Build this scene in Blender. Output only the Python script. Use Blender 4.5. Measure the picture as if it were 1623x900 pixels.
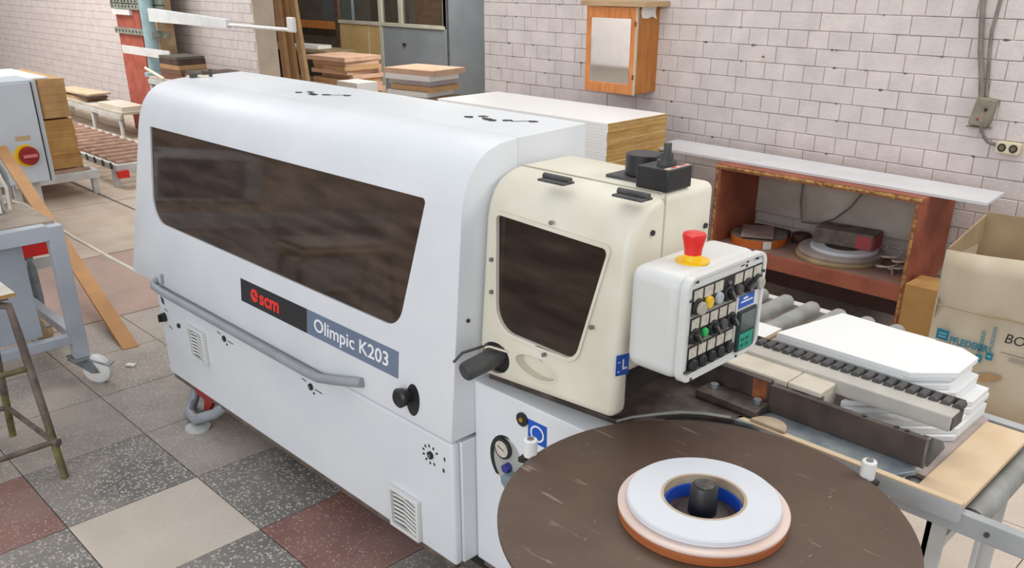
import bpy, bmesh, math, random
from mathutils import Vector, Matrix
from mathutils.geometry import tessellate_polygon
random.seed(7)
for o in list(bpy.data.objects): bpy.data.objects.remove(o)
SC = bpy.context.scene
COL = SC.collection
PI = math.pi

# ------------------------------------------------------------------ camera, world, lights, exposure
cd = bpy.data.cameras.new('camera'); cam = bpy.data.objects.new('camera', cd); COL.objects.link(cam)
cam.location = (0, 0, 1.87)
cam.rotation_euler = (PI/2 - 0.4157, 0, 0.7957)
cd.sensor_width = 36; cd.lens = 1368.5/1623*36; cd.shift_y = (560.7-450)/1623
cd.clip_start = 0.05; cd.clip_end = 100
SC.camera = cam
SC.view_settings.view_transform = 'Standard'; SC.view_settings.look = 'None'
SC.view_settings.exposure = 0.09; SC.view_settings.gamma = 1
w = bpy.data.worlds.new('world'); SC.world = w; w.use_nodes = True
bgn = w.node_tree.nodes['Background']
bgn.inputs['Color'].default_value = (0.935, 0.962, 1.0, 1); bgn.inputs['Strength'].default_value = 0.74

def area(name, loc, target, size, sizey, power, color):
    l = bpy.data.lights.new(name, 'AREA'); l.shape = 'RECTANGLE'; l.size = size; l.size_y = sizey
    l.energy = power; l.color = color
    o = bpy.data.objects.new(name, l); COL.objects.link(o); o.location = loc
    d = Vector(target) - Vector(loc); o.rotation_euler = d.to_track_quat('-Z', 'Y').to_euler()
    return o
area('skylight_hall', (-2.2, 3.6, 5.2), (-2.0, 3.0, 0), 4.0, 2.2, 80, (1.0, 0.94, 0.83))
area('skylight_right', (1.5, 4.0, 3.6), (-0.6, 2.5, 0.7), 1.2, 1.2, 52, (1.0, 0.95, 0.87))
area('skylight_far', (-12.0, 2.2, 5.2), (-12.5, 4.0, 0.5), 5.0, 2.5, 330, (1.0, 0.98, 0.95))
area('front_fill', (-0.5, -5.2, 2.6), (-2.4, 1.5, 0.9), 6.5, 2.4, 210, (0.93, 0.97, 1.0))  # added fill lamp for the fronts, in place of unseen windows behind camera
area('mirror_fill', (-10.0, -3.0, 4.6), (-11.5, -6.0, 0.6), 4.0, 1.5, 420, (1.0, 0.98, 0.94))  # lamp added to brighten the front wall reflected in the mirror door
area('booth_fill', (-13.2, 10.9, 3.2), (-13.2, 10.9, 0), 1.5, 1.0, 150, (1.0, 0.95, 0.88))  # invented lamp that brightens the inside of the booth
area('back_room_fill', (-9.3, 7.8, 3.4), (-11.8, 9.6, 0.7), 2.5, 1.0, 190, (1.0, 0.96, 0.9))  # added fill that lifts the booth's side wall and the back room

# ------------------------------------------------------------------ materials
def S(r, g, b):
    f = lambda c: (c/255/12.92) if c/255 <= 0.04045 else ((c/255+0.055)/1.055)**2.4
    return (f(r), f(g), f(b), 1)
MATS = {}
def M(name, c, c2=None, sc=6, rough=0.5, metal=0, bump=0, bsc=40, stretch=None, rnd=0, spec=None, amt=1.0, det=4):
    """noise-mottled procedural material; c, c2 in sRGB 0-255"""
    if name in MATS: return MATS[name]
    m = bpy.data.materials.new(name); m.use_nodes = True
    nt = m.node_tree; N = nt.nodes; L = nt.links
    b = N['Principled BSDF']; b.inputs['Roughness'].default_value = rough; b.inputs['Metallic'].default_value = metal
    if spec is not None: b.inputs['Specular IOR Level'].default_value = spec
    g = N.new('ShaderNodeNewGeometry'); vec = g.outputs['Position']
    if stretch:
        mp = N.new('ShaderNodeMapping'); mp.inputs['Scale'].default_value = stretch
        L.new(vec, mp.inputs['Vector']); vec = mp.outputs['Vector']
    col = None
    if c2 is None: c2 = tuple(max(0, x*0.94) for x in c)
    n = N.new('ShaderNodeTexNoise'); n.inputs['Scale'].default_value = sc; n.inputs['Detail'].default_value = det
    L.new(vec, n.inputs['Vector'])
    r = N.new('ShaderNodeMapRange'); r.inputs[1].default_value = 0.38; r.inputs[2].default_value = 0.66
    r.inputs[4].default_value = amt
    L.new(n.outputs['Fac'], r.inputs[0])
    mx = N.new('ShaderNodeMix'); mx.data_type = 'RGBA'
    mx.inputs[6].default_value = S(*c); mx.inputs[7].default_value = S(*c2)
    L.new(r.outputs[0], mx.inputs[0]); col = mx.outputs[2]
    if rnd:
        oi = N.new('ShaderNodeObjectInfo'); hs = N.new('ShaderNodeHueSaturation')
        mr = N.new('ShaderNodeMapRange'); mr.inputs[3].default_value = 1-rnd; mr.inputs[4].default_value = 1+rnd
        L.new(oi.outputs['Random'], mr.inputs[0]); L.new(mr.outputs[0], hs.inputs['Value']); L.new(col, hs.inputs['Color'])
        col = hs.outputs['Color']
    L.new(col, b.inputs['Base Color'])
    if bump:
        n2 = N.new('ShaderNodeTexNoise'); n2.inputs['Scale'].default_value = bsc; n2.inputs['Detail'].default_value = 3
        L.new(vec, n2.inputs['Vector'])
        bp = N.new('ShaderNodeBump'); bp.inputs['Strength'].default_value = bump; bp.inputs['Distance'].default_value = 0.01
        L.new(n2.outputs['Fac'], bp.inputs['Height']); L.new(bp.outputs['Normal'], b.inputs['Normal'])
    MATS[name] = m
    return m

def terrazzo(name, base, base2, chip, dust, dust_amt=0.45, chip_hi=0.40):
    m = bpy.data.materials.new(name); m.use_nodes = True
    nt = m.node_tree; N = nt.nodes; L = nt.links; b = N['Principled BSDF']
    b.inputs['Roughness'].default_value = 0.62; b.inputs['Specular IOR Level'].default_value = 0.3
    g = N.new('ShaderNodeNewGeometry')
    v = N.new('ShaderNodeTexVoronoi'); v.inputs['Scale'].default_value = 85; v.inputs['Randomness'].default_value = 1
    L.new(g.outputs['Position'], v.inputs['Vector'])
    dist = N.new('ShaderNodeMapRange'); dist.inputs[1].default_value = chip_hi; dist.inputs[2].default_value = chip_hi-0.12
    L.new(v.outputs['Distance'], dist.inputs[0])
    sep = N.new('ShaderNodeSeparateColor'); L.new(v.outputs['Color'], sep.inputs['Color'])
    gt = N.new('ShaderNodeMapRange'); gt.inputs[1].default_value = 0.15; gt.inputs[2].default_value = 0.7
    L.new(sep.outputs[0], gt.inputs[0])
    mul = N.new('ShaderNodeMath'); mul.operation = 'MULTIPLY'
    L.new(dist.outputs[0], mul.inputs[0]); L.new(gt.outputs[0], mul.inputs[1])
    n = N.new('ShaderNodeTexNoise'); n.inputs['Scale'].default_value = 5; n.inputs['Detail'].default_value = 5
    L.new(g.outputs['Position'], n.inputs['Vector'])
    r = N.new('ShaderNodeMapRange'); r.inputs[1].default_value = 0.35; r.inputs[2].default_value = 0.65; L.new(n.outputs['Fac'], r.inputs[0])
    m1 = N.new('ShaderNodeMix'); m1.data_type = 'RGBA'; m1.inputs[6].default_value = S(*base); m1.inputs[7].default_value = S(*base2)
    L.new(r.outputs[0], m1.inputs[0])
    m2 = N.new('ShaderNodeMix'); m2.data_type = 'RGBA'; m2.inputs[7].default_value = S(*chip)
    L.new(mul.outputs[0], m2.inputs[0]); L.new(m1.outputs[2], m2.inputs[6])
    n3 = N.new('ShaderNodeTexNoise'); n3.inputs['Scale'].default_value = 2.1; n3.inputs['Detail'].default_value = 6
    L.new(g.outputs['Position'], n3.inputs['Vector'])
    r3 = N.new('ShaderNodeMapRange'); r3.inputs[1].default_value = 0.42; r3.inputs[2].default_value = 0.7; r3.inputs[4].default_value = dust_amt
    L.new(n3.outputs['Fac'], r3.inputs[0])
    m3 = N.new('ShaderNodeMix'); m3.data_type = 'RGBA'; m3.inputs[7].default_value = S(*dust)
    L.new(r3.outputs[0], m3.inputs[0]); L.new(m2.outputs[2], m3.inputs[6])
    L.new(m3.outputs[2], b.inputs['Base Color'])
    bp = N.new('ShaderNodeBump'); bp.inputs['Strength'].default_value = 0.12; bp.inputs['Distance'].default_value = 0.004
    L.new(n.outputs['Fac'], bp.inputs['Height']); L.new(bp.outputs['Normal'], b.inputs['Normal'])
    MATS[name] = m
    return m

def smoked(name, tint, trans, dust, dustmix=0.3, rough=0.06):
    """smoked see-through sheet: tinted transparency, dust film and gloss"""
    m = bpy.data.materials.new(name); m.use_nodes = True
    nt = m.node_tree; N = nt.nodes; L = nt.links
    for n in list(N):
        if n.type != 'OUTPUT_MATERIAL': N.remove(n)
    out = [n for n in N if n.type == 'OUTPUT_MATERIAL'][0]
    t = N.new('ShaderNodeBsdfTransparent'); t.inputs[0].default_value = trans
    d = N.new('ShaderNodeBsdfDiffuse')
    g = N.new('ShaderNodeNewGeometry'); mp = N.new('ShaderNodeMapping'); mp.inputs['Scale'].default_value = (1.2, 1, 6)
    L.new(g.outputs['Position'], mp.inputs['Vector'])
    n = N.new('ShaderNodeTexNoise'); n.inputs['Scale'].default_value = 4; n.inputs['Detail'].default_value = 6
    L.new(mp.outputs['Vector'], n.inputs['Vector'])
    mc = N.new('ShaderNodeMix'); mc.data_type = 'RGBA'; mc.inputs[6].default_value = S(*tint); mc.inputs[7].default_value = S(*dust)
    r = N.new('ShaderNodeMapRange'); r.inputs[1].default_value = 0.35; r.inputs[2].default_value = 0.75
    L.new(n.outputs['Fac'], r.inputs[0]); L.new(r.outputs[0], mc.inputs[0]); L.new(mc.outputs[2], d.inputs[0])
    a = N.new('ShaderNodeMixShader'); a.inputs[0].default_value = dustmix
    L.new(t.outputs[0], a.inputs[1]); L.new(d.outputs[0], a.inputs[2])
    gl = N.new('ShaderNodeBsdfGlossy'); gl.inputs['Roughness'].default_value = rough
    fr = N.new('ShaderNodeFresnel'); fr.inputs[0].default_value = 1.45
    g2 = N.new('ShaderNodeNewGeometry'); inv = N.new('ShaderNodeMath'); inv.operation = 'SUBTRACT'; inv.inputs[0].default_value = 1; L.new(g2.outputs['Backfacing'], inv.inputs[1])
    mf = N.new('ShaderNodeMath'); mf.operation = 'MULTIPLY'; L.new(fr.outputs[0], mf.inputs[0]); L.new(inv.outputs[0], mf.inputs[1])
    f = N.new('ShaderNodeMixShader'); L.new(mf.outputs[0], f.inputs[0]); L.new(a.outputs[0], f.inputs[1]); L.new(gl.outputs[0], f.inputs[2])
    L.new(f.outputs[0], out.inputs[0])
    MATS[name] = m
    return m

WHITE = M('machine_white_paint', (222, 225, 229), (214, 218, 223), sc=3, rough=0.42)
TOPW = WHITE
CREAM = M('cream_paint', (226, 221, 206), (214, 208, 190), sc=5, rough=0.4)
BOXW = M('control_box_paint', (218, 219, 217), (210, 210, 206), sc=4, rough=0.4)
BLACK = M('black_plastic', (30, 30, 33), (42, 41, 42), sc=15, rough=0.42)
DGREY = M('dark_grey_plastic', (62, 62, 64), (82, 80, 78), sc=20, rough=0.5)
GREYR = M('grey_rail_paint', (150, 154, 160), (140, 143, 150), sc=8, rough=0.45)
STEEL = M('steel', (150, 150, 148), (120, 118, 115), sc=12, rough=0.35, metal=0.7)
ZINC = M('zinc_plate', (165, 170, 174), (128, 135, 142), sc=14, rough=0.4, metal=0.5)
BLUSTEEL = M('blue_grey_steel_plate', (120, 132, 142), (160, 168, 172), sc=14, rough=0.38, metal=0.4)
DKSTEEL = M('dark_steel', (64, 56, 56), (90, 78, 72), sc=9, rough=0.42, metal=0.35)
CAST = M('cast_iron_plate', (70, 62, 58), (104, 94, 88), sc=16, rough=0.4, metal=0.4); 
DISC = M('brown_disc_laminate', (90, 70, 57), (80, 61, 49), sc=9, rough=0.55, amt=0.8, det=8)
def scratch(m, col, sc, stretch, lo, hi, amt):
    nt = m.node_tree; N = nt.nodes; L = nt.links; b = N['Principled BSDF']; src = b.inputs['Base Color'].links[0].from_socket
    g = N.new('ShaderNodeNewGeometry'); mp = N.new('ShaderNodeMapping'); mp.inputs['Scale'].default_value = stretch; mp.inputs['Rotation'].default_value = (0, 0, .6)
    L.new(g.outputs['Position'], mp.inputs['Vector']); n = N.new('ShaderNodeTexNoise'); n.inputs['Scale'].default_value = sc; n.inputs['Detail'].default_value = 5; n.inputs['Distortion'].default_value = .5
    L.new(mp.outputs['Vector'], n.inputs['Vector']); r = N.new('ShaderNodeMapRange'); r.inputs[1].default_value = lo; r.inputs[2].default_value = hi; r.inputs[4].default_value = amt
    L.new(n.outputs['Fac'], r.inputs[0]); x = N.new('ShaderNodeMix'); x.data_type = 'RGBA'; x.inputs[7].default_value = S(*col)
    L.new(r.outputs[0], x.inputs[0]); L.new(src, x.inputs[6]); L.new(x.outputs[2], b.inputs['Base Color'])
scratch(DISC, (170, 150, 136), 9, (1, 7, 1), .66, .74, .55); scratch(DISC, (176, 158, 144), 26, (2.5, 1, 1), .70, .76, .6)
DARKIN = M('dark_interior', (40, 37, 35), (52, 47, 43), sc=7, rough=0.7)
WHPLAST = M('white_plastic', (228, 228, 226), (214, 214, 212), sc=10, rough=0.4)
RED = M('red_plastic', (222, 40, 34), (205, 34, 30), sc=10, rough=0.3)
YEL = M('yellow_plastic', (240, 196, 20), (225, 178, 15), sc=10, rough=0.35)
GRN = M('green_lamp', (40, 180, 90), (30, 165, 80), sc=10, rough=0.3)
TEAL = M('teal_keypad', (25, 160, 135), (18, 145, 120), sc=60, rough=0.45)
BLUE = M('blue_sticker', (28, 88, 190), (24, 80, 176), sc=10, rough=0.45)
INKW = M('white_ink', (240, 241, 243), (232, 234, 238), rough=0.5)
INKR = M('red_ink', (238, 52, 38), (228, 48, 34), rough=0.5)
INKB = M('black_ink', (38, 38, 40), (55, 54, 54), rough=0.6)
TEALINK = M('teal_ink', (22, 120, 148), (30, 132, 158), rough=0.7)
BADGEB = M('badge_black', (38, 38, 41), (44, 44, 47), rough=0.4)
BADGEG = M('badge_blue_grey', (110, 124, 146), (104, 118, 140), rough=0.45)
LABELP = M('paper_label', (205, 198, 186), (180, 172, 160), sc=90, rough=0.7)
SILV = M('silver_strip', (150, 148, 140), (130, 128, 120), sc=14, rough=0.35, metal=0.6)
LAM = M('white_laminate', (232, 233, 233), (226, 228, 229), sc=3, rough=0.42)
LAMS = M('white_laminate_sheet', (250, 250, 249), (246, 246, 245), sc=2, rough=0.38, rnd=0.02)
CHIP = M('chipboard_edge', (176, 140, 86), (140, 104, 58), sc=60, rough=0.8, stretch=(1, 1, 8))
CHIPW = M('chipboard_worn', (186, 142, 84), (118, 78, 44), sc=45, rough=0.85, bump=0.6, bsc=90)
MDF = M('mdf_tan', (196, 160, 118), (184, 146, 104), sc=7, rough=0.75, rnd=0.07)
MDFP = M('mdf_pinkish', (206, 172, 148), (194, 158, 134), sc=7, rough=0.75, rnd=0.06)
BEIGE = M('beige_board', (214, 190, 158), (204, 178, 146), sc=9, rough=0.7)
REDWOOD = M('red_brown_paint', (158, 88, 66), (134, 70, 52), sc=7, rough=0.6)
ORWOOD = M('orange_varnished_wood', (212, 136, 74), (190, 112, 54), sc=6, rough=0.45, stretch=(6, 6, 1))
ORSIDE = M('orange_plywood', (178, 116, 54), (158, 98, 42), sc=5, rough=0.55, stretch=(5, 5, 1))
DUSTY = M('dusty_grey', (128, 118, 110), (100, 88, 82), sc=16, rough=0.85)
ORANGE = M('orange_edge_tape', (206, 112, 44), (186, 94, 34), sc=8, rough=0.5, stretch=(1, 1, 40))
TAPEW = M('white_edge_tape', (212, 215, 221), (206, 209, 215), sc=4, rough=0.45)
TAPEP = M('pale_pink_edge_tape', (226, 206, 196), (216, 190, 178), sc=6, rough=0.5, stretch=(1, 1, 30))
TAPEB = M('brown_edge_tape', (172, 98, 52), (150, 82, 42), sc=6, rough=0.5, stretch=(1, 1, 60))
COREB = M('blue_core_ring', (30, 84, 196), (24, 72, 178), rough=0.4)
COREC = M('cardboard_core', (190, 172, 150), (170, 150, 126), sc=14, rough=0.8)
CARD = M('pale_cardboard', (206, 196, 176), (192, 178, 154), sc=5, rough=0.85)
CARDIN = M('cardboard_inside', (176, 154, 122), (156, 134, 102), sc=5, rough=0.85)
CARDT = M('tan_cardboard', (186, 144, 88), (168, 126, 72), sc=6, rough=0.85)
ROLL = M('grey_roller', (150, 152, 150), (128, 128, 124), sc=12, rough=0.5)
RAILP = M('pale_grey_rail', (176, 180, 182), (160, 163, 164), sc=7, rough=0.5)
PLASW = M('white_steel_frame', (200, 202, 200), (182, 182, 178), sc=6, rough=0.5)
CARTB = M('trolley_blue_grey_paint', (172, 178, 188), (160, 166, 176), sc=5, rough=0.45)
RUSTG = M('rusty_green_paint', (120, 116, 62), (84, 72, 56), sc=14, rough=0.65)
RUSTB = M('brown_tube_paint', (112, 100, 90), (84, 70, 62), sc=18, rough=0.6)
BRROLL = M('brown_roller', (172, 138, 118), (140, 106, 88), sc=9, rough=0.6)
PLANK = M('tan_plank', (188, 138, 82), (172, 122, 68), sc=5, rough=0.65)
CABG = M('pale_blue_grey_cabinet', (186, 194, 202), (178, 186, 194), sc=3, rough=0.45)
PIPEB = M('pale_blue_pipe', (156, 184, 188), (140, 166, 172), sc=9, rough=0.5)
STRAP = M('drilled_strap', (146, 152, 140), (116, 120, 108), sc=16, rough=0.5)
COLRED = M('red_painted_board', (176, 92, 76), (150, 72, 58), sc=7, rough=0.65)
COLTAN = M('weathered_column', (176, 152, 120), (146, 120, 92), sc=7, rough=0.8)
BOOTHG = M('grey_blue_partition', (122, 130, 136), (114, 122, 128), sc=3, rough=0.55)
BOOTHY = M('ochre_partition', (178, 152, 104), (168, 140, 94), sc=3, rough=0.6)
BOOTHT = M('partition_trim', (176, 174, 162), (160, 158, 146), sc=4, rough=0.55)
CONC = M('pale_concrete', (196, 180, 162), (180, 162, 144), sc=4, rough=0.8, amt=0.9)
CONC2 = M('pink_concrete', (178, 150, 138), (164, 142, 130), sc=4, rough=0.8)
BASEF = M('floor_joint_dirt', (112, 100, 92), (90, 80, 72), sc=8, rough=0.9)
BRICK = M('whitewashed_brick', (214, 204, 201), (202, 192, 190), sc=7, rough=0.75, bump=0.25, bsc=60, rnd=0.03)
MORT = M('whitewashed_mortar', (211, 202, 199), (156, 146, 142), sc=7, rough=0.85, bump=0.3, bsc=50)
SKIRT = M('brown_wall_skirting_paint', (104, 74, 66), (88, 62, 56), sc=5, rough=0.7)
REVEAL = M('beige_plaster', (206, 190, 172), (192, 176, 158), sc=5, rough=0.8)
BACKW = M('back_room_wall', (150, 140, 128), (134, 124, 112), sc=3, rough=0.8)
OLIVE = M('grey_green_socket_box', (140, 132, 116), (112, 104, 90), sc=14, rough=0.7)
CABLE = M('grey_cable', (132, 124, 116), (110, 102, 94), sc=14, rough=0.6)
IVORY = M('ivory_socket', (214, 204, 176), (202, 190, 160), sc=14, rough=0.5)
CORDW = M('cream_cord', (226, 216, 200), (212, 200, 182), sc=12, rough=0.6)
RUST = M('rust', (150, 86, 46), (110, 62, 36), sc=20, rough=0.8)
DKBROWN = M('dark_brown_board', (84, 62, 52), (64, 48, 42), sc=10, rough=0.6)
GALV = M('galvanised_steel', (136, 146, 152), (112, 122, 128), sc=10, rough=0.4, metal=0.4)
MIRROR = M('mirror_glass', (244, 247, 245), (244, 247, 245), rough=0.04, metal=1.0)
T_GREY = terrazzo('grey_terrazzo', (126, 122, 116), (108, 106, 101), (202, 194, 186), (160, 150, 143), 0.78, 0.46)
T_BROWN = terrazzo('dusty_terrazzo', (158, 149, 140), (142, 134, 126), (192, 182, 172), (178, 166, 156), 0.9)
T_RED = terrazzo('red_terrazzo', (142, 102, 94), (126, 88, 82), (192, 172, 164), (152, 132, 124), 0.6, 0.34)
T_CREAM = terrazzo('cream_terrazzo', (204, 192, 180), (196, 184, 172), (150, 138, 128), (184, 172, 156), 0.5, 0.22)
SMOKE = smoked('smoked_window', (84, 68, 58), (0.30, 0.24, 0.20, 1), (128, 108, 94), 0.42)
SMOKE2 = smoked('dark_smoked_window', (58, 46, 40), (0.16, 0.13, 0.11, 1), (92, 76, 66), 0.55)
GLASS = smoked('office_glass', (110, 110, 104), (0.72, 0.74, 0.72, 1), (140, 140, 132), 0.12, 0.05)

# ------------------------------------------------------------------ mesh helpers
def frame(o, u, v):
    u = Vector(u).normalized(); v = Vector(v).normalized(); n = u.cross(v)
    return Matrix(((u.x, v.x, n.x, o[0]), (u.y, v.y, n.y, o[1]), (u.z, v.z, n.z, o[2]), (0, 0, 0, 1)))
class MB:
    def __init__(s, F=None): s.v = []; s.f = []; s.F = F
    def add(s, vs, fs):
        k = len(s.v)
        s.v += [s.F @ Vector(p) if s.F else Vector(p) for p in vs]
        s.f += [tuple(i+k for i in f) for f in fs]; return s
    def box(s, a, b):
        x0, x1 = sorted((a[0], b[0])); y0, y1 = sorted((a[1], b[1])); z0, z1 = sorted((a[2], b[2]))
        return s.add([(x0,y0,z0),(x1,y0,z0),(x1,y1,z0),(x0,y1,z0),(x0,y0,z1),(x1,y0,z1),(x1,y1,z1),(x0,y1,z1)],
                     [(0,3,2,1),(4,5,6,7),(0,1,5,4),(1,2,6,5),(2,3,7,6),(3,0,4,7)])
    def cbox(s, c, d, rot=0):
        R = Matrix.Rotation(rot, 3, 'Z'); h = [x/2 for x in d]; vs = []
        for z in (-1, 1):
            for x, y in ((-1,-1),(1,-1),(1,1),(-1,1)):
                vs.append(Vector(c) + R @ Vector((x*h[0], y*h[1], z*h[2])))
        return s.add(vs, [(0,3,2,1),(4,5,6,7),(0,1,5,4),(1,2,6,5),(2,3,7,6),(3,0,4,7)])
    def cyl(s, p0, p1, r0, r1=None, n=16):
        if r1 is None: r1 = r0
        return s.loft([(Vector(p0), r0), (Vector(p1), r1)], n)
    def loft(s, rings, n=16, cap=True):
        """coaxial rings [(centre, radius)...]"""
        ax = (rings[-1][0]-rings[0][0])
        if ax.length < 1e-9: ax = Vector((0,0,1))
        ax.normalize()
        t = Vector((0,0,1)) if abs(ax.z) < 0.9 else Vector((1,0,0))
        u = ax.cross(t).normalized(); v = ax.cross(u)
        vs = []
        for c, r in rings:
            for i in range(n):
                a = 2*PI*i/n; vs.append(Vector(c) + u*(r*math.cos(a)) + v*(r*math.sin(a)))
        fs = []
        for k in range(len(rings)-1):
            for i in range(n):
                j = (i+1) % n; fs.append((k*n+j, k*n+i, (k+1)*n+i, (k+1)*n+j))
        if cap:
            fs.append(tuple(range(n))); fs.append(tuple(range(len(vs)-1, len(vs)-n-1, -1)))
        return s.add(vs, fs)
    def ring(s, c, r0, r1, z0, z1, n=48):
        """annulus about a vertical axis"""
        return s.lathe(c, [(r0,z0),(r1,z0),(r1,z1),(r0,z1)], n, True)
    def lathe(s, c, prof, n=48, closed=False):
        vs = []; m = len(prof); fs = []
        for i in range(n):
            a = 2*PI*i/n
            for r, z in prof: vs.append((c[0]+r*math.cos(a), c[1]+r*math.sin(a), (c[2] if len(c) > 2 else 0)+z))
        for i in range(n):
            j = (i+1) % n
            for k in range(m if closed else m-1):
                l = (k+1) % m; fs.append((i*m+k, j*m+k, j*m+l, i*m+l))
        return s.add(vs, fs)
    def tube(s, pts, r, n=8):
        pts = [Vector(p) for p in pts]; vs = []; fs = []
        d = (pts[1]-pts[0]).normalized(); t = Vector((0,0,1)) if abs(d.z) < 0.9 else Vector((1,0,0))
        u = d.cross(t).normalized()
        for i, p in enumerate(pts):
            if i == 0: d = (pts[1]-pts[0])
            elif i == len(pts)-1: d = pts[i]-pts[i-1]
            else: d = (pts[i+1]-pts[i]).normalized()+(pts[i]-pts[i-1]).normalized()
            d.normalize(); u = (u-d*u.dot(d)).normalized(); v = d.cross(u)
            for k in range(n):
                a = 2*PI*k/n; vs.append(p+u*(r*math.cos(a))+v*(r*math.sin(a)))
        for i in range(len(pts)-1):
            for k in range(n):
                l = (k+1) % n; fs.append((i*n+k, i*n+l, (i+1)*n+l, (i+1)*n+k))
        fs.append(tuple(range(n-1, -1, -1))); fs.append(tuple(range(len(vs)-n, len(vs))))
        return s.add(vs, fs)
    def prism(s, outer, c0, c1, holes=()):
        loops = [list(outer)]+[list(h) for h in holes]
        flat = [p for l in loops for p in l]; N = len(flat)
        tris = tessellate_polygon([[Vector((p[0], p[1], 0)) for p in l] for l in loops])
        vs = [(p[0], p[1], c1) for p in flat]+[(p[0], p[1], c0) for p in flat]; fs = []
        def area2(a, b, c): return (flat[b][0]-flat[a][0])*(flat[c][1]-flat[a][1])-(flat[b][1]-flat[a][1])*(flat[c][0]-flat[a][0])
        if not holes:
            ar = sum(outer[i][0]*outer[(i+1) % N][1]-outer[(i+1) % N][0]*outer[i][1] for i in range(N))
            idx = list(range(N)) if ar > 0 else list(range(N-1, -1, -1))
            fs.append(tuple(idx)); fs.append(tuple(i+N for i in reversed(idx)))
        else:
            for t in tris:
                a, b, c = t
                if area2(a, b, c) < 0: b, c = c, b
                fs.append((a, b, c)); fs.append((c+N, b+N, a+N))
        k = 0
        for li, l in enumerate(loops):
            m = len(l); ar = sum(l[i][0]*l[(i+1) % m][1]-l[(i+1) % m][0]*l[i][1] for i in range(m))
            ccw = (ar > 0) == (li == 0)
            for i in range(m):
                a = k+i; b = k+(i+1) % m
                fs.append((a, a+N, b+N, b) if ccw else (b, b+N, a+N, a))
            k += m
        return s.add(vs, fs)
    def sheet(s, rows):
        m = len(rows[0]); vs = [p for r in rows for p in r]; fs = []
        for i in range(len(rows)-1):
            for k in range(m-1): fs.append((i*m+k, i*m+k+1, (i+1)*m+k+1, (i+1)*m+k))
        return s.add(vs, fs)
    def mesh(s, name, off=(0,0,0)):
        me = bpy.data.meshes.new(name); o = Vector(off)
        me.from_pydata([tuple(v-o) for v in s.v], [], s.f); me.update()
        return me
def fil(pts, rad, n=5):
    """round polygon corners; rad scalar or per-corner list"""
    out = []; m = len(pts)
    for i in range(m):
        r = rad[i] if isinstance(rad, (list, tuple)) else rad
        p = Vector(pts[i][:2]); a = Vector(pts[i-1][:2]); b = Vector(pts[(i+1) % m][:2])
        if r <= 0: out.append(tuple(p)); continue
        d1 = (a-p).normalized(); d2 = (b-p).normalized(); ang = d1.angle(d2)
        t = min(r/math.tan(ang/2), (a-p).length*0.49, (b-p).length*0.49); rr = t*math.tan(ang/2)
        c = p+(d1+d2).normalized()*(rr/math.sin(ang/2)); p1 = p+d1*t; p2 = p+d2*t
        a1 = math.atan2(p1.y-c.y, p1.x-c.x); a2 = math.atan2(p2.y-c.y, p2.x-c.x)
        da = (a2-a1+PI) % (2*PI)-PI
        for k in range(n+1): out.append((c.x+rr*math.cos(a1+da*k/n), c.y+rr*math.sin(a1+da*k/n)))
    return out
def ell(cx, cy, rx, ry, n=28, rot=0):
    return [(cx+rx*math.cos(2*PI*i/n)*math.cos(rot)-ry*math.sin(2*PI*i/n)*math.sin(rot),
             cy+rx*math.cos(2*PI*i/n)*math.sin(rot)+ry*math.sin(2*PI*i/n)*math.cos(rot)) for i in range(n)]
def finish(me, mat, smooth=40):
    me.materials.clear(); me.materials.append(mat)
    if smooth:
        me.polygons.foreach_set('use_smooth', [True]*len(me.polygons))
        me.set_sharp_from_angle(angle=math.radians(smooth))
def root_loc(p):
    while p.parent: p = p.parent
    return p.location
def bev(o, wdt, seg=2, ang=30):
    if wdt:
        b = o.modifiers.new('bevel', 'BEVEL'); b.width = wdt; b.segments = seg; b.limit_method = 'ANGLE'; b.angle_limit = math.radians(ang)
    return o
def part(name, mb, mat, parent, bevel=0, smooth=40, seg=2, label=None):
    me = mb.mesh(name, root_loc(parent)); finish(me, mat, smooth)
    o = bpy.data.objects.new(name, me); COL.objects.link(o); o.parent = parent
    bev(o, bevel, seg)
    if label: o['label'] = label
    return o
def tag(o, label, cat, group=None):
    o['label'] = label; o['category'] = cat
    if group: o['group'] = group
    return o
def thing(name, label, cat, loc, group=None):
    o = bpy.data.objects.new(name, None); o.empty_display_size = 0.05; COL.objects.link(o); o.location = loc
    return tag(o, label, cat, group)
def single(name, mb, mat, label, cat, group=None, bevel=0, smooth=40, kind=None):
    """a thing that is one mesh, origin at the middle of its base"""
    xs = [v.x for v in mb.v]; ys = [v.y for v in mb.v]; zs = [v.z for v in mb.v]
    off = Vector(((min(xs)+max(xs))/2, (min(ys)+max(ys))/2, min(zs)))
    me = mb.mesh(name, off); finish(me, mat, smooth)
    o = bpy.data.objects.new(name, me); COL.objects.link(o); o.location = off
    bev(o, bevel)
    if kind: o['kind'] = kind
    if label: tag(o, label, cat, group)
    return o
def struct(name, mb, mat, smooth=0):
    me = mb.mesh(name); finish(me, mat, smooth); o = bpy.data.objects.new(name, me); COL.objects.link(o)
    o['kind'] = 'structure'; return o
def cut(o, cutters):
    bpy.context.view_layer.update()
    for mb in cutters:
        me = mb.mesh('cutter'); c = bpy.data.objects.new('cutter', me); COL.objects.link(c)
        md = o.modifiers.new('cut', 'BOOLEAN'); md.object = c; md.operation = 'DIFFERENCE'; md.solver = 'EXACT'
        bpy.context.view_layer.update()
        dg = bpy.context.evaluated_depsgraph_get()
        new = bpy.data.meshes.new_from_object(o.evaluated_get(dg))
        o.modifiers.clear(); o.data = new
        bpy.data.objects.remove(c)
    o.data.polygons.foreach_set('use_smooth', [True]*len(o.data.polygons))
    o.data.set_sharp_from_angle(angle=math.radians(35))
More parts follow.
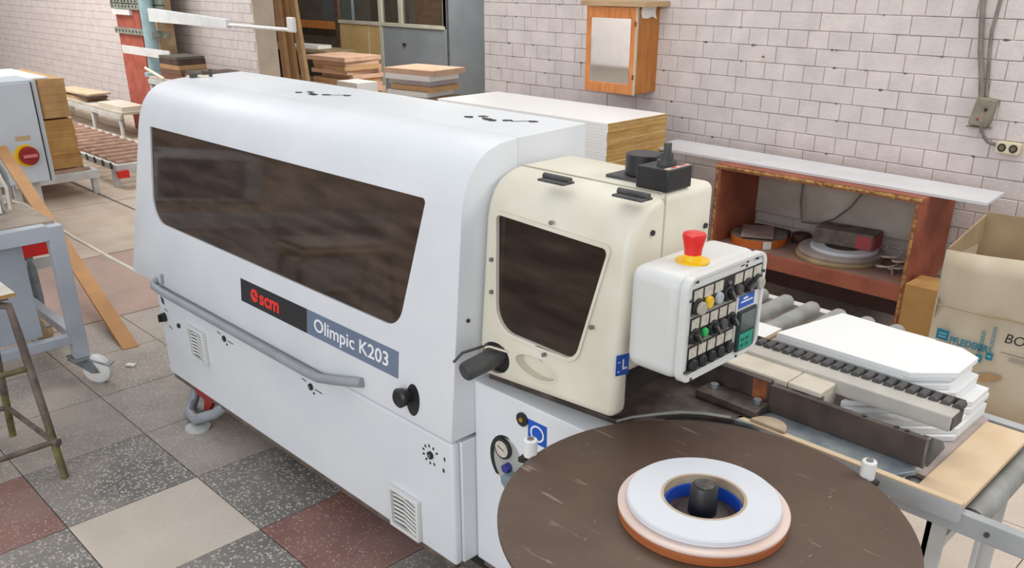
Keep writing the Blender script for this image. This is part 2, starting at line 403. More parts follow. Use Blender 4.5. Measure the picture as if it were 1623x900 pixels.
def text(s, size, F, mat, parent, name='lettering', width=None, ext=0.0006, shear=0, bold=0, label=None, align='CENTER'):
    cu = bpy.data.curves.new('t', 'FONT'); cu.body = s; cu.size = size; cu.align_x = align; cu.align_y = 'CENTER'
    cu.extrude = ext; cu.shear = shear; cu.offset = bold; cu.resolution_u = 3
    o = bpy.data.objects.new('t', cu); COL.objects.link(o); bpy.context.view_layer.update()
    me = bpy.data.meshes.new_from_object(o.evaluated_get(bpy.context.evaluated_depsgraph_get()))
    bpy.data.objects.remove(o)
    if width:
        xs = [v.co.x for v in me.vertices]; k = width/(max(xs)-min(xs))
        for v in me.vertices: v.co.x *= k
    rl = root_loc(parent)
    for v in me.vertices: v.co = (F @ v.co)-rl
    me.name = name; finish(me, mat, 0)
    t = bpy.data.objects.new(name, me); COL.objects.link(t); t.parent = parent
    if label: t['label'] = label
    return t
ORD = ['topmost','second','third','fourth','fifth','sixth','seventh','eighth','ninth','tenth','eleventh','twelfth','thirteenth','fourteenth','fifteenth','sixteenth','seventeenth','eighteenth','nineteenth','twentieth','twenty-first','twenty-second','twenty-third']
def from_top(i, n): return 'topmost' if i == 0 else ('lowest' if i == n-1 else ORD[i]+' from the top')

# ------------------------------------------------------------------ the setting
WY = 5.0
fl = struct('floor', MB().box((-21, -6, -0.06), (3, 13, -0.006)), BASEF)
proto = {}
def tile_mesh(key, sx, sy, mat):
    if key not in proto:
        g = 0.002 if sx < 1 else 0.010; mb = MB(); a = 0.004
        mb.add([(g,g,-.006),(sx-g,g,-.006),(sx-g,sy-g,-.006),(g,sy-g,-.006),(g,g,-.0015),(sx-g,g,-.0015),(sx-g,sy-g,-.0015),(g,sy-g,-.0015),
                (g+a,g+a,0),(sx-g-a,g+a,0),(sx-g-a,sy-g-a,0),(g+a,sy-g-a,0)],
               [(8,9,10,11),(0,1,5,4),(1,2,6,5),(2,3,7,6),(3,0,4,7),(4,5,9,8),(5,6,10,9),(6,7,11,10),(7,4,8,11)])
        me = mb.mesh('tile'); finish(me, mat, 0); proto[key] = me
    return proto[key]
TX, TY = 0.505, 0.503
for i in range(-4, 8):
    for j in range(-4, 9):
        x = -3.04+TX*i; y = 0.687+TY*j
        if i == 0 and j == 0: m = T_CREAM
        elif i == j or (i-j) % 4 == 0 and i > -2: m = T_RED if i % 2 else T_CREAM
        elif i >= 3: m = T_CREAM if (i+j) % 2 else CONC
        elif i <= -2 or j >= 2 or (i == -1 and j >= 1): m = T_BROWN
        else: m = T_GREY
        o = bpy.data.objects.new('tile', tile_mesh('t'+m.name, TX, TY, m)); COL.objects.link(o); o.location = (x, y, 0); o.parent = fl
for i in range(0, 9):
    for j in range(0, 8):
        SX = 1.31 if i == 0 else 1.58
        x = -3.04-4*TX-1.31-1.58*i; y = -2.0+1.6*j
        m = CONC2 if i == 0 else CONC
        o = bpy.data.objects.new('slab', tile_mesh('s'+m.name, SX, 1.597, m)); COL.objects.link(o); o.location = (x, y, 0); o.parent = fl

# brick walls: each brick nearest the camera is a part, the rest one joined mesh
CH = 0.0975; BW = 0.26
def brick_geo(mb, x0, x1, z, yf, jit):
    a = 0.003; y1 = yf+0.02; y0 = yf-0.004+jit; z0 = z+0.0018; z1 = z+CH-0.0018; x0 += 0.0015; x1 -= 0.0015
    mb.add([(x0,y1,z0),(x1,y1,z0),(x1,y1,z1),(x0,y1,z1),(x0,y0+a,z0),(x1,y0+a,z0),(x1,y0+a,z1),(x0,y0+a,z1),
            (x0+a,y0,z0+a),(x1-a,y0,z0+a),(x1-a,y0,z1-a),(x0+a,y0,z1-a)],
           [(8,9,10,11),(0,1,5,4),(1,2,6,5),(2,3,7,6),(3,0,4,7),(4,5,9,8),(5,6,10,9),(6,7,11,10),(7,4,8,11)])
def brick_wall(x0, x1, z1, parent, singles, rnd):
    rest = MB(); allb = []
    k = 0; z = 0.0
    while z < z1:
        stretch = k % 2 == 0; wv = BW if stretch else BW/2
        x = x0-(0 if stretch else BW/4)
        while x < x1-0.01:
            a = max(x, x0); b = min(x+wv, x1)
            if b-a > 0.03: allb.append((a, b, z, stretch))
            x += wv
        k += 1; z += CH
    def size(t):
        c = Vector(((t[0]+t[1])/2, WY, t[2])); return (c-Vector((0,0,1.87))).length
    vis = [t for t in allb if t[1] < -1.0 and 0.78 < t[2] < 1.78 and not (t[1] < -3.45 and t[2] < 0.9)]
    vis += [t for t in allb if t[1] < -1.2 and t[0] > -3.6 and 0.3 < t[2] <= 0.78]
    vis.sort(key=size); near = set(vis[:singles])
    meshes = {}
    for t in allb:
        jit = rnd.uniform(-0.0015, 0.0015)
        if t in near:
            key = round(t[1]-t[0], 3)
            if key not in meshes:
                mb = MB(); brick_geo(mb, -(t[1]-t[0])/2, (t[1]-t[0])/2, 0, 0, 0); me = mb.mesh('brick'); finish(me, BRICK, 0); meshes[key] = me
            o = bpy.data.objects.new('brick', meshes[key]); COL.objects.link(o)
            o.location = ((t[0]+t[1])/2, WY+jit, t[2]); o.rotation_euler = (rnd.uniform(-.004,.004), rnd.uniform(-.003,.003), rnd.uniform(-.004,.004)); o.parent = parent
        else: brick_geo(rest, t[0], t[1], t[2], WY, jit)
    o = part('brickwork', rest, BRICK, parent, smooth=0); o['kind'] = 'stuff'
R2 = random.Random(3)
wb = struct('wall_back', MB().box((-5.42, WY+0.004, 0), (1.6, WY+0.4, 3.2)), MORT)
brick_wall(-5.42, 1.6, 3.2, wb, 290, R2)
part('skirting_paint', MB().box((-5.40, WY-0.012, 0), (1.6, WY+0.01, 0.135)), SKIRT, wb)
ck = MB(); r6 = random.Random(12)
for q in range(46):
    x = r6.uniform(-5.3, -1.15); z = round(r6.uniform(.86, 1.75)/CH)*CH; a = r6.uniform(.006, .018); b = r6.uniform(.003, .007)
    ck.prism([(x-a, z-b*.4), (x-a*.2, z-b), (x+a, z-b*.2), (x+a*.5, z+b*.7), (x-a*.6, z+b)], 0, .001)
ck.v = [Vector((v.x, WY-.0052-v.z, v.y)) for v in ck.v]
o = part('mortar_chips', ck, M('mortar_chip_dark', (108, 100, 96), (84, 78, 74), sc=30, rough=.9), wb, smooth=0); o['kind'] = 'stuff'
wl = struct('wall_left', MB().box((-20.5, WY+0.004, 0), (-9.10, WY+0.25, 3.2)), M('left_wall_mortar', (212, 203, 199), (186, 177, 173), sc=4, rough=.85))
brick_wall(-20.5, -9.10, 3.2, wl, 0, R2)
part('reveal_plaster', MB().box((-9.10, WY-0.004, 0), (-9.085, WY+0.25, 3.2)), REVEAL, wl)
wf = struct('wall_far', MB().box((-21, 12.6, 0), (-5.0, 12.9, 3.4)), BACKW)
wfr = struct('wall_front', MB().box((-21, -6.2, 0), (3, -6.0, 2.8)), BRICK)
ws = struct('wall_side', MB().box((-21, -6.0, 0), (-20.7, 12.6, 3.4)), BACKW)
ce = struct('ceiling', MB().box((-21, WY+0.36, 3.7), (-4.6, 12.9, 3.8)), BACKW)  # out of view; put in to keep the back room dim

# ------------------------------------------------------------------ edge banding machine
mc = thing('edge_banding_machine', 'long white edge banding machine with smoked hood window and control box', 'machine', (-2.7, 1.6, 0))
YF = 1.435
base = part('base_cabinet', MB().box((-3.75, YF+0.03, 0.15), (-1.712, 1.98, 0.585)), WHITE, mc, 0.004)
part('front_panel', MB().box((-3.77, YF, 0.146), (-1.718, YF+0.032, 0.588)), WHITE, mc, 0.011, seg=3)
part('flange_shade', MB().box((-3.74, YF+0.006, 0.128), (-1.73, YF+0.03, 0.145)), RUSTB, mc)  # thin brown strip standing in for the flange's shadow line
part('plinth', MB().box((-3.45, 1.62, 0), (-1.15, 1.83, 0.15)), DARKIN, mc)
infeed = part('infeed_base', MB().box((-1.71, 1.52, 0.146), (-0.95, 1.862, 0.776)), WHITE, mc, 0.004)
part('gap_shade', MB().box((-1.17,1.56,.776),(-.96,1.84,.7795)), BLACK, mc)  # black strip laid on the base for the shaded gap before the reel plate
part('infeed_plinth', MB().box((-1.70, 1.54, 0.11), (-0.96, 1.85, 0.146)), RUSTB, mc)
# feet: bent grey hoop with red bracket
ft = part('levelling_foot', MB().tube([(-3.56,1.50,.17),(-3.61,1.48,.10),(-3.60,1.45,.045),(-3.54,1.40,.028),(-3.44,1.385,.035),(-3.33,1.43,.09),(-3.27,1.48,.15)], .024, 10), GREYR, mc)
part('red_bracket', MB().prism([(-3.53,.15),(-3.40,.15),(-3.40,.11),(-3.45,.045),(-3.48,.055),(-3.46,.11),(-3.53,.12)], -1.47, -1.445).add([], []) if False else MB(frame((0,1.46,0),(1,0,0),(0,0,1))).prism([(-3.53,.155),(-3.36,.155),(-3.38,.11),(-3.44,.05),(-3.47,.06),(-3.45,.11),(-3.53,.12)], 0, .02), M('red_bracket_paint',(150,40,36)), ft)
part('foot_pad', MB().cyl((-3.60,1.46,0),(-3.60,1.46,.014),.05,n=20), PLASW, ft); part('foot_pad', MB().cyl((-3.42,1.38,0),(-3.42,1.38,.01),.055,n=20), PLASW, ft)

# hood: rounded profile extruded along the machine, hollow behind the smoked window
def xl(z): return -3.985+(z-0.6)*0.30 if z < 1.31 else -3.772
prof = [(1.425,.602),(1.487,1.29),(1.499,1.335),(1.518,1.375),(1.545,1.408),(1.582,1.434),(1.63,1.449),(1.698,1.456)]
back = [(1.698, .602)]
full = prof+back
vs = []
for y, z in full: vs.append((xl(z), y, z))
for y, z in full: vs.append((-1.71, y, z))
n = len(full)
hmb = MB().add(vs, [tuple(range(n-1,-1,-1)), tuple(range(n, 2*n))]+[(i, (i+1) % n, n+(i+1) % n, n+i) for i in range(n)])
hood = part('hood', hmb, WHITE, mc, 0.003, seg=2, smooth=35)
bpy.context.view_layer.update()
FH = frame((0, 1.425, .602), (1,0,0), (0, .062, .688))       # hood front plane: a = x, b = up the slope, c = out
hb = lambda z: (z-.602)*(.6908/.688)
win = fil([(-3.668, hb(1.287)), (-3.705, hb(.888)), (-1.972, hb(.884)), (-1.86, hb(1.295))], [.012,.10,.085,.012], 8)
cav = MB().box((-3.73,1.525,.63),(-1.74,1.685,1.36))
hole = MB(FH).prism(win, -.16, .03)
cut(hood, [cav, hole])
inn = [(x*1.0, b) for x, b in win]
part('window_pane', MB(FH).prism(win, -.012, -.007), SMOKE, hood, label='smoked brown hood window')
# made-up shapes behind the pane that stand in for reflections on it
part('reflection_beam', MB().box((-3.70,1.60,1.13),(-1.76,1.66,1.19)), STEEL, hood)
part('reflection_beam', MB().box((-3.70,1.62,1.02),(-1.76,1.68,1.05)), STEEL, hood)
part('reflection_block', MB().box((-2.95,1.55,.87),(-2.62,1.66,1.02)).box((-2.80,1.54,.98),(-2.70,1.62,1.08)), WHPLAST, hood, .006)
part('reflection_block', MB().box((-2.45,1.56,.84),(-2.30,1.66,1.20)), DGREY, hood, .006)
part('reflection_tube', MB().tube([(-2.05,1.60,.70),(-2.02,1.60,.95),(-1.94,1.60,1.15),(-1.90,1.60,1.34)], .035, 10), CHIP, hood)
part('rear_cover', MB().add([(-3.772,1.6995,.61),(-3.772,1.985,.61),(-3.772,1.985,1.463),(-3.772,1.6995,1.456),(-1.713,1.6995,.61),(-1.713,1.985,.61),(-1.713,1.985,1.463),(-1.713,1.6995,1.456)],
     [(0,3,2,1),(4,5,6,7),(0,1,5,4),(1,2,6,5),(2,3,7,6),(3,0,4,7)]), WHITE, mc, .002)
def FHat(x, z): return FH @ Matrix.Translation((x, hb(z), 0.0012))
part('name_badge', MB(FH).prism([(-2.945,hb(.722)),(-2.484,hb(.722)),(-2.484,hb(.81)),(-2.945,hb(.81))], 0, .0015), BADGEB, hood)
part('name_badge', MB(FH).prism([(-2.483,hb(.722)),(-1.968,hb(.722)),(-1.968,hb(.81)),(-2.483,hb(.81))], 0, .0015), BADGEG, hood)
text('scm', .075, FH @ Matrix.Translation((-2.735, hb(.768), .002)), INKR, hood, width=.138, bold=.0022)
text('Olimpic K203', .066, FH @ Matrix.Translation((-2.226, hb(.766), .002)), INKW, hood, width=.42, bold=.0006)
lg = MB(FH).prism(ell(-2.842, hb(.767), .027, .025), .0016, .0026)
part('logo', lg, INKR, hood)
part('logo_gap', MB(FH).prism([(-2.848,hb(.764)),(-2.812,hb(.757)),(-2.812,hb(.762)),(-2.848,hb(.769))], .0027, .0031).prism(ell(-2.846,hb(.774),.008,.0055,16), .0027,.0031), BADGEB, hood)
part('latch_knob', MB(FH).loft([(Vector((-1.918,hb(.683),0)),.020),(Vector((-1.918,hb(.683),.016)),.018),(Vector((-1.918,hb(.683),.020)),.029),(Vector((-1.918,hb(.683),.036)),.031),(Vector((-1.918,hb(.683),.042)),.024),(Vector((-1.918,hb(.683),.040)),.009)], 20), BLACK, hood)
part('latch_slot', MB(FH).prism(ell(-1.893, hb(.677), .032, .052, 24), 0, .0012), BLACK, hood)
part('cap_screw', MB().cyl((-1.711,1.50,.97),(-1.706,1.50,.97),.006,n=10), BLACK, hood)
# dark pictograms printed on the hood top
def top_marks(x0, y0, k):
    mb = MB(); r = random.Random(k)
    for (dx, dy, a, b) in ((-.10,-.02,.022,.014),(-.075,.015,.02,.013),(-.03,-.008,.028,.013),(.0,-.014,.018,.016),(.035,.012,.022,.014),(.11,.05,.02,.015)):
        z = 1.457+max(0, y0+dy-1.703)*.0213+.0006
        for q in range(3): mb.cbox((x0+dx+r.uniform(-.006,.006), y0+dy+r.uniform(-.005,.005), z), (a*1.25, b*.7, .001), r.uniform(-.8,.8))
        mb.cbox((x0+dx, y0+dy, z), (a*.8, b*1.5, .0012), .3)
    mb.cbox((x0+.08, y0+.03, 1.4615), (.06,.003,.001), .9)
    return mb
part('pictograms', top_marks(-2.86, 1.80, 1), INKB, mc)
part('pictograms', top_marks(-1.96, 1.85, 2), INKB, mc)
part('top_fitting', MB().cyl((-3.70,1.80,1.455),(-3.70,1.80,1.49),.008,n=8).box((-3.735,1.72,1.455),(-3.715,1.76,1.475)), DGREY, mc)
part('hose_stub', MB().tube([(-3.76,1.72,1.458),(-3.72,1.75,1.464),(-3.68,1.78,1.459)], .006, 8), CORDW, mc)
# grab rail along the hood's lower edge
rl_ = [(-3.715,1.428,.618),(-3.712,1.408,.606),(-3.69,1.398,.600),(-3.6,1.395,.597),(-3.0,1.395,.597),(-2.45,1.395,.597),(-2.37,1.395,.601),(-2.28,1.40,.622),(-2.19,1.410,.643),(-2.145,1.420,.652)]
part('grab_rail', MB().tube(rl_, .0165, 12), GREYR, hood)
part('rail_bracket', MB().box((-3.66,1.418,.615),(-3.645,1.44,.66)), GREYR, hood, .004)
# vents with bent louvre slats
FC = frame((0, YF, 0), (1,0,0), (0,0,1))
for cx, cz, s in ((-3.395,.40,.15),(-1.962,.235,.155)):
    h = s/2
    v = part('vent', MB(FC).prism([(cx-h,cz-h),(cx+h,cz-h),(cx+h,cz+h),(cx-h,cz+h)], 0, .018, [[(cx-h+.012,cz-h+.012),(cx+h-.012,cz-h+.012),(cx+h-.012,cz+h-.012),(cx-h+.012,cz+h-.012)]]), BOXW, mc, .003)
    part('vent_back', MB(FC).prism([(cx-h+.011,cz-h+.011),(cx+h-.011,cz-h+.011),(cx+h-.011,cz+h-.011),(cx-h+.011,cz+h-.011)], 0, .002), BLACK, v)
    for k in range(8):
        z = cz-h+.022+k*(s-.04)/7; mid = cx-h*.12
        mb = MB(FC)
        for xa, za, xb, zb in ((cx-h+.011, z, mid, z+.004), (mid, z+.004, cx+h-.011, z-.012)):
            mb.add([(xa,za-.0045,.0025),(xb,zb-.0045,.0025),(xb,zb+.0035,.0025),(xa,za+.0035,.0025),(xa,za-.0045,.006),(xb,zb-.0045,.006),(xb,zb+.0035,.004),(xa,za+.0035,.004)],
                   [(0,3,2,1),(4,5,6,7),(0,1,5,4),(1,2,6,5),(2,3,7,6),(3,0,4,7)])
        part('slat', mb, BOXW, v, smooth=0)
# door locks with small printed marks
def lock(x, z, big):
    o = part('door_lock', MB(FC).cyl((x,z,0),(x,z,.006),.013,n=16), BLACK, mc)
    part('lock_core', MB(FC).cyl((x,z,.006),(x,z,.009),.007,n=12), STEEL, o)
    mb = MB(FC)
    if big:
        for a in range(0, 9):
            t = 2*PI*a/11+.6; mb.prism(ell(x+.036*math.cos(t), z+.03*math.sin(t), .006, .004, 8, t), 0, .0008)
        mb.prism(ell(x+.06, z-.03, .005, .008, 8), 0, .0008).prism(ell(x+.066, z+.012, .004, .008, 8), 0, .0008)
    else:
        mb.prism([(x-.06,z+.012),(x-.03,z+.008),(x-.03,z+.012),(x-.06,z+.016)], 0, .0008)
        mb.prism([(x+.025,z-.004),(x+.07,z-.006),(x+.07,z-.002),(x+.025,z)], 0, .0008).prism(ell(x+.015,z-.022,.007,.005,8), 0, .0008)
    part('lock_marks', mb, INKB, o, smooth=0)
lock(-3.14,.505,0); lock(-2.494,.512,0); lock(-1.822,.512,1)
part('selector_knob', MB(FC).cyl((-3.72,.437,0),(-3.72,.437,.022),.022,.019,16).cbox((-3.72,.437,.026),(.008,.034,.012)), BLACK, mc)
part('knob_marks', MB(FC).prism([(-3.735,.535),(-3.705,.53),(-3.70,.50),(-3.725,.505)], 0, .0008).prism([(-3.69,.40),(-3.66,.395),(-3.66,.40),(-3.69,.405)], 0, .0008).prism([(-3.71,.478),(-3.68,.474),(-3.68,.478),(-3.71,.482)],0,.0008), INKB, mc, smooth=0)
part('cable_gland', MB(FC).cyl((-3.575,.437,0),(-3.575,.437,.008),.011,n=12), BLACK, mc)
part('cord_socket', MB().box((-3.775,1.425,.57),(-3.735,1.46,.61)), WHPLAST, mc, .004)

# cream head with dark window
hp = [(1.527,.835),(1.563,1.262),(1.572,1.30),(1.588,1.335),(1.615,1.362),(1.655,1.379),(1.70,1.386),(1.905,1.386),(1.905,.945),(1.592,.945),(1.592,.835)]
n = len(hp)
vs = [(-1.703,y,z) for y, z in hp]+[(-1.20,y,z) for y, z in hp]
# the skirt runs lower at its left end
vs[0] = (-1.703,1.524,.803); vs[n-1] = (-1.703,1.592,.803)
hd = part('infeed_head', MB().add(vs, [tuple(range(n-1,-1,-1)), tuple(range(n,2*n))]+[(i,(i+1)%n,n+(i+1)%n,n+i) for i in range(n)]), CREAM, mc, .024, seg=4, smooth=35)
bpy.context.view_layer.update()
FD = frame((0,1.527,.835), (1,0,0), (0,.036,.427))
db = lambda z: (z-.835)*1.0035
hw = fil([(-1.652,db(1.277)),(-1.628,db(.962)),(-1.335,db(.955)),(-1.262,db(1.262))], [.014,.075,.045,.014], 6)
cut(hd, [MB(FD).prism(hw, -.02, .03),
         MB(FD).prism(ell(-1.472,db(.892),.078,.030,28,-.06), -.03, .03),
         MB(FD).prism(ell(-1.63,db(.872),.058,.045,24), -.04, .04)])
cx = -1.457
hwo = [(cx+(x-cx)*1.055, db(1.11)+(b-db(1.11))*1.065) for x, b in hw]
part('window_bezel', MB(FD).prism(hwo, 0, .006, [hw]), CREAM, hd, .003)
pane = part('window_pane', MB(FD).prism(hw, -.012, -.006), SMOKE2, hd, label='dark smoked window of the cream head')
part('window_backing', MB(FD).prism(hw, -.0195, -.017), DARKIN, hd)
part('inner_label', MB(FD).prism([(-1.635,db(1.11)),(-1.612,db(1.11)),(-1.618,db(1.20)),(-1.64,db(1.20))], -.0165, -.016, [[(-1.632,db(1.115)),(-1.616,db(1.115)),(-1.621,db(1.195)),(-1.636,db(1.195))]]), CARD, hd)
for x, z in ((-1.45,1.292),(-1.66,1.15),(-1.653,1.06),(-1.288,1.06),(-1.44,.94)):
    part('bezel_screw', MB(FD).cyl((x,db(z),.004),(x,db(z),.011),.006,n=10), STEEL, hd)
part('grip_lip', MB(FD).prism(ell(-1.472,db(.892),.082,.034,28,-.06), 0, .003, [ell(-1.472,db(.892),.076,.028,28,-.06)]), CREAM, hd, .001)
part('side_screw', MB().cyl((-1.20,1.645,1.30),(-1.195,1.645,1.30),.007,n=10).cyl((-1.20,1.87,1.275),(-1.195,1.87,1.275),.007,n=10), BLACK, hd)
part('seam_strip', MB().box((-1.202,1.688,.96),(-1.1985,1.692,1.384)).box((-1.695,1.688,1.385),(-1.21,1.692,1.3866)), M('cream_seam',(186,180,160)), hd)
# shaft poking out of the round cut-out, with loose wires
part('drive_shaft', MB().loft([(Vector((-1.62,1.60,.888)),.030),(Vector((-1.637,1.425,.860)),.028),(Vector((-1.638,1.418,.860)),.024)], 20), DGREY, mc, .003)
part('shaft_socket', MB().cyl((-1.628,1.55,.872),(-1.628,1.54,.872),.05,n=20), BLACK, mc)
part('wire', MB().tube([(-1.60,1.53,.91),(-1.64,1.49,.915),(-1.68,1.45,.895),(-1.695,1.43,.868)], .004, 6), BLACK, mc)
part('wire', MB().tube([(-1.58,1.53,.905),(-1.62,1.50,.918),(-1.67,1.48,.90)], .003, 6), CORDW, mc)
# on top of the head
for x, y, a in ((-1.475,1.60,0),(-1.205-.03,1.605,0)):
    hg = part('hinge', MB().box((x-.045,y-.022,1.385),(x+.045,y+.022,1.391)), DGREY, hd, .002)
    part('hinge_barrel', MB().cyl((x-.045,y+.005,1.395),(x+.045,y+.005,1.395),.008,n=10), DGREY, hg)
ct = part('gauge_plate', MB().box((-1.425,1.735,1.386),(-1.305,1.85,1.394)), DGREY, hd, .002)
part('gauge_drum', MB().cyl((-1.355,1.80,1.394),(-1.355,1.80,1.448),.046,n=28), BLACK, ct, .003)
jb = part('switch_block', MB().box((-1.30,1.70,1.386),(-1.205,1.80,1.44)), BLACK, hd, .003)
part('switch_stem', MB().cyl((-1.252,1.757,1.44),(-1.252,1.757,1.452),.024,n=18).cyl((-1.252,1.757,1.452),(-1.252,1.757,1.468),.016,n=16).cyl((-1.252,1.757,1.468),(-1.252,1.757,1.492),.010,n=14), DGREY, jb)
part('switch_sticker', MB().box((-1.222,1.705,1.44),(-1.207,1.795,1.4408)), LABELP, jb)
part('sticker_mark', MB().box((-1.219,1.725,1.4408),(-1.211,1.745,1.4414)).box((-1.219,1.76,1.4408),(-1.211,1.785,1.4414)), RED, jb)
# blue stickers
FS = frame((-1.20,0,0), (0,1,0), (0,0,1))
bs = part('height_sticker', MB(FS).prism([(1.533,.957),(1.583,.948),(1.583,1.005),(1.533,1.012)], 0, .001), BLUE, hd)
part('sticker_arrow', MB(FS).prism([(1.558,.968),(1.576,.966),(1.576,.971),(1.563,.9725),(1.563,.995),(1.558,.996)], .001, .0016).prism([(1.54,.99),(1.548,.989),(1.548,.992),(1.54,.993)],.001,.0016).prism([(1.54,.965),(1.547,.964),(1.547,.967),(1.54,.968)],.001,.0016), INKW, bs, smooth=0)
FB = frame((0,1.52,0), (1,0,0), (0,0,1))
bs2 = part('rotation_sticker', MB(FB).prism([(-1.487,.668),(-1.415,.668),(-1.415,.735),(-1.487,.735)], 0, .001), BLUE, infeed)
part('sticker_ring', MB(FB).prism(ell(-1.451,.70,.026,.025), .001, .0016, [ell(-1.451,.70,.021,.020)]), INKW, bs2)
part('key_switch', MB(FB).cyl((-1.508,.725,0),(-1.508,.725,.006),.021,n=20), BLACK, infeed)
part('key_core', MB(FB).cyl((-1.508,.725,.006),(-1.508,.725,.010),.007,n=12), M('brass',(190,160,60),metal=.6), infeed)
# pressure gauge in its round cut-out
gp = part('gauge_recess', MB(FB).prism(ell(-1.575,.565,.068,.082), 0, .003, [ell(-1.57,.563,.062,.076)]), WHITE, infeed)
part('recess_back', MB(FB).prism(ell(-1.575,.565,.064,.078), 0, .001), M('recess_grey',(172,174,170)), gp)
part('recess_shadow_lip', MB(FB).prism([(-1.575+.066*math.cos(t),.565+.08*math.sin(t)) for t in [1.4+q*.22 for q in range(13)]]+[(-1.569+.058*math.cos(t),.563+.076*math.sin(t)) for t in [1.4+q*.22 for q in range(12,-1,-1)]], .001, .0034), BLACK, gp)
part('pressure_gauge', MB(FB).cyl((-1.583,.602,0),(-1.583,.602,.012),.033,n=24), BLACK, gp, .002)
part('gauge_face', MB(FB).cyl((-1.583,.602,.012),(-1.583,.602,.013),.026,n=24), LABELP, gp)
part('gauge_needle', MB(FB).prism([(-1.60,.608),(-1.574,.597),(-1.573,.600),(-1.599,.611)], .013,.0136), INKB, gp)
part('regulator_knob', MB(FB).cyl((-1.562,.548,0),(-1.562,.548,.022),.013,n=14), M('violet_knob',(60,60,140)), gp)
part('air_fitting', MB(FB).cyl((-1.545,.515,0),(-1.545,.515,.03),.024,n=14).cyl((-1.545,.52,.02),(-1.47,.555,.03),.012,n=10), M('blue_grey_fitting',(126,142,150)), gp)

# control box on the head's right side
CXa, CXb, CYa, CYb, CZa, CZb = -1.162, -1.0, 1.512, 1.838, 1.008, 1.262
cb = part('control_box', MB().box((CXa,CYa,CZa),(CXb-.012,CYb,CZb)), BOXW, mc, .032, seg=5)
part('box_arm', MB().box((-1.21,1.60,1.06),(-1.15,1.76,1.20)), CREAM, cb)
FP = frame((CXb,0,0), (0,1,0), (0,0,1))
W_, H_ = CYb-CYa, CZb-CZa
P = lambda s, t: (CYa+s*W_, CZa+t*H_)
def rect(s0, t0, s1, t1): return [P(s0,t0), P(s1,t0), P(s1,t1), P(s0,t1)]
part('panel_frame', MB(FP).prism(fil(rect(.0,.0,1,1), .03, 5), -.016, .004, [fil(rect(.035,.04,.965,.965), .022, 5)]), BOXW, cb, .003)
part('panel_plate', MB(FP).prism(rect(.03,.03,.97,.97), -.012, -.001), BOXW, cb)
rows = [(.075,.645,.955,.885,7), (.075,.365,.645,.615,5), (.075,.09,.645,.34,5)]
for s0, t0, s1, t1, nn in rows:
    part('button_strip', MB(FP).prism(rect(s0,t0,s1,t1), -.001, .001), BLACK, cb)
    part('strip_trim', MB(FP).prism(rect(s0,t0-.012,s1,t0+.014), .0, .003), SILV, cb)
    for k in range(nn):
        a = s0+(s1-s0)*k/nn+.012; b = s0+(s1-s0)*(k+1)/nn-.012; tm = t0+(t1-t0)*.53
        if nn == 7 and k == 3: part('key_lock', MB(FP).cyl((*P((a+b)/2,tm+.05),.001),(*P((a+b)/2,tm+.05),.006),.005,n=10), STEEL, cb); continue
        part('label_tile', MB(FP).prism(rect(a,tm,b,t1-.015), .001, .002), LABELP, cb)
def knob(kind, s, t):
    c = P(s, t)
    if kind == 'lamp_yellow': part('lamp', MB(FP).cyl((*c,.001),(*c,.010),.0165,.014,18), YEL, cb, .002, label='yellow lamp button')
    elif kind == 'lamp_white': part('lamp', MB(FP).cyl((*c,.001),(*c,.010),.0155,.013,18), M('pale_lamp',(176,184,190)), cb, .002)
    elif kind == 'lamp_green': part('lamp', MB(FP).cyl((*c,.001),(*c,.010),.012,.010,18), GRN, cb, .002, label='green lamp button')
    elif kind == 'button': part('push_button', MB(FP).cyl((*c,.001),(*c,.011),.0155,.0145,18), BLACK, cb, .002)
    elif kind == 'small': part('push_button', MB(FP).cyl((*c,.001),(*c,.012),.014,.013,18), DGREY, cb, .002)
    elif kind == 'dial':
        o = part('dial', MB(FP).cyl((*c,.001),(*c,.007),.020,.019,20), BLACK, cb, .001)
        part('dial_cap', MB(FP).cyl((c[0]+.003,c[1]-.003,.007),(c[0]+.003,c[1]-.003,.017),.0155,.015,18), M('beige_cap',(176,172,160)), cb, .002)
    else:
        o = part('selector_switch', MB(FP).cyl((*c,.001),(*c,.008),.020,.018,20), BLACK, cb, .001)
        ang = {'sel':-.9,'sel2':.35}[kind]
        F2 = FP @ Matrix.Translation((c[0],c[1],.008)) @ Matrix.Rotation(ang, 4, 'Z')
        part('switch_lever', MB(F2).box((-.0165,-.006,0),(.0165,.006,.011)), BLACK, cb, .002)
        part('lever_mark', MB(F2).box((-.013,-.0018,.011),(.0155,.0018,.0115)), SILV, cb)
for k, kd in enumerate(('dial','lamp_yellow','lamp_white','sel','small','sel2','dial')): knob(kd, .075+.88*(k+.5)/7, .715)
for k, kd in enumerate(('sel','lamp_green','sel','small','sel')): knob(kd, .075+.57*(k+.5)/5, .435)
for k in range(5): knob('button', .075+.57*(k+.5)/5, .155)
bsk = part('panel_sticker', MB(FP).prism(rect(.69,.50,.89,.62), -.001, .001), BLUE, cb)
part('sticker_mark', MB(FP).prism(rect(.71,.55,.87,.565), .001, .0015).prism(rect(.74,.58,.80,.60), .001, .0015), INKW, cb)
dp = part('display_unit', MB(FP).prism(rect(.685,.06,.925,.475), -.001, .006), M('dark_green_display',(24,46,42)), cb, .002)
part('display_screen', MB(FP).prism(rect(.71,.26,.90,.45), .006, .007), M('display_glass',(62,80,74),rough=.12), cb)
part('keypad', MB(FP).prism(rect(.715,.075,.895,.235), .006, .0075), TEAL, cb)
part('keypad_keys', MB(FP).prism(rect(.735,.10,.775,.13), .0075, .0085).prism(rect(.80,.10,.84,.13), .0075, .0085).prism(rect(.735,.16,.775,.19), .0075, .0085).prism(rect(.80,.16,.84,.19), .0075, .0085), M('dark_teal',(12,96,84)), cb)
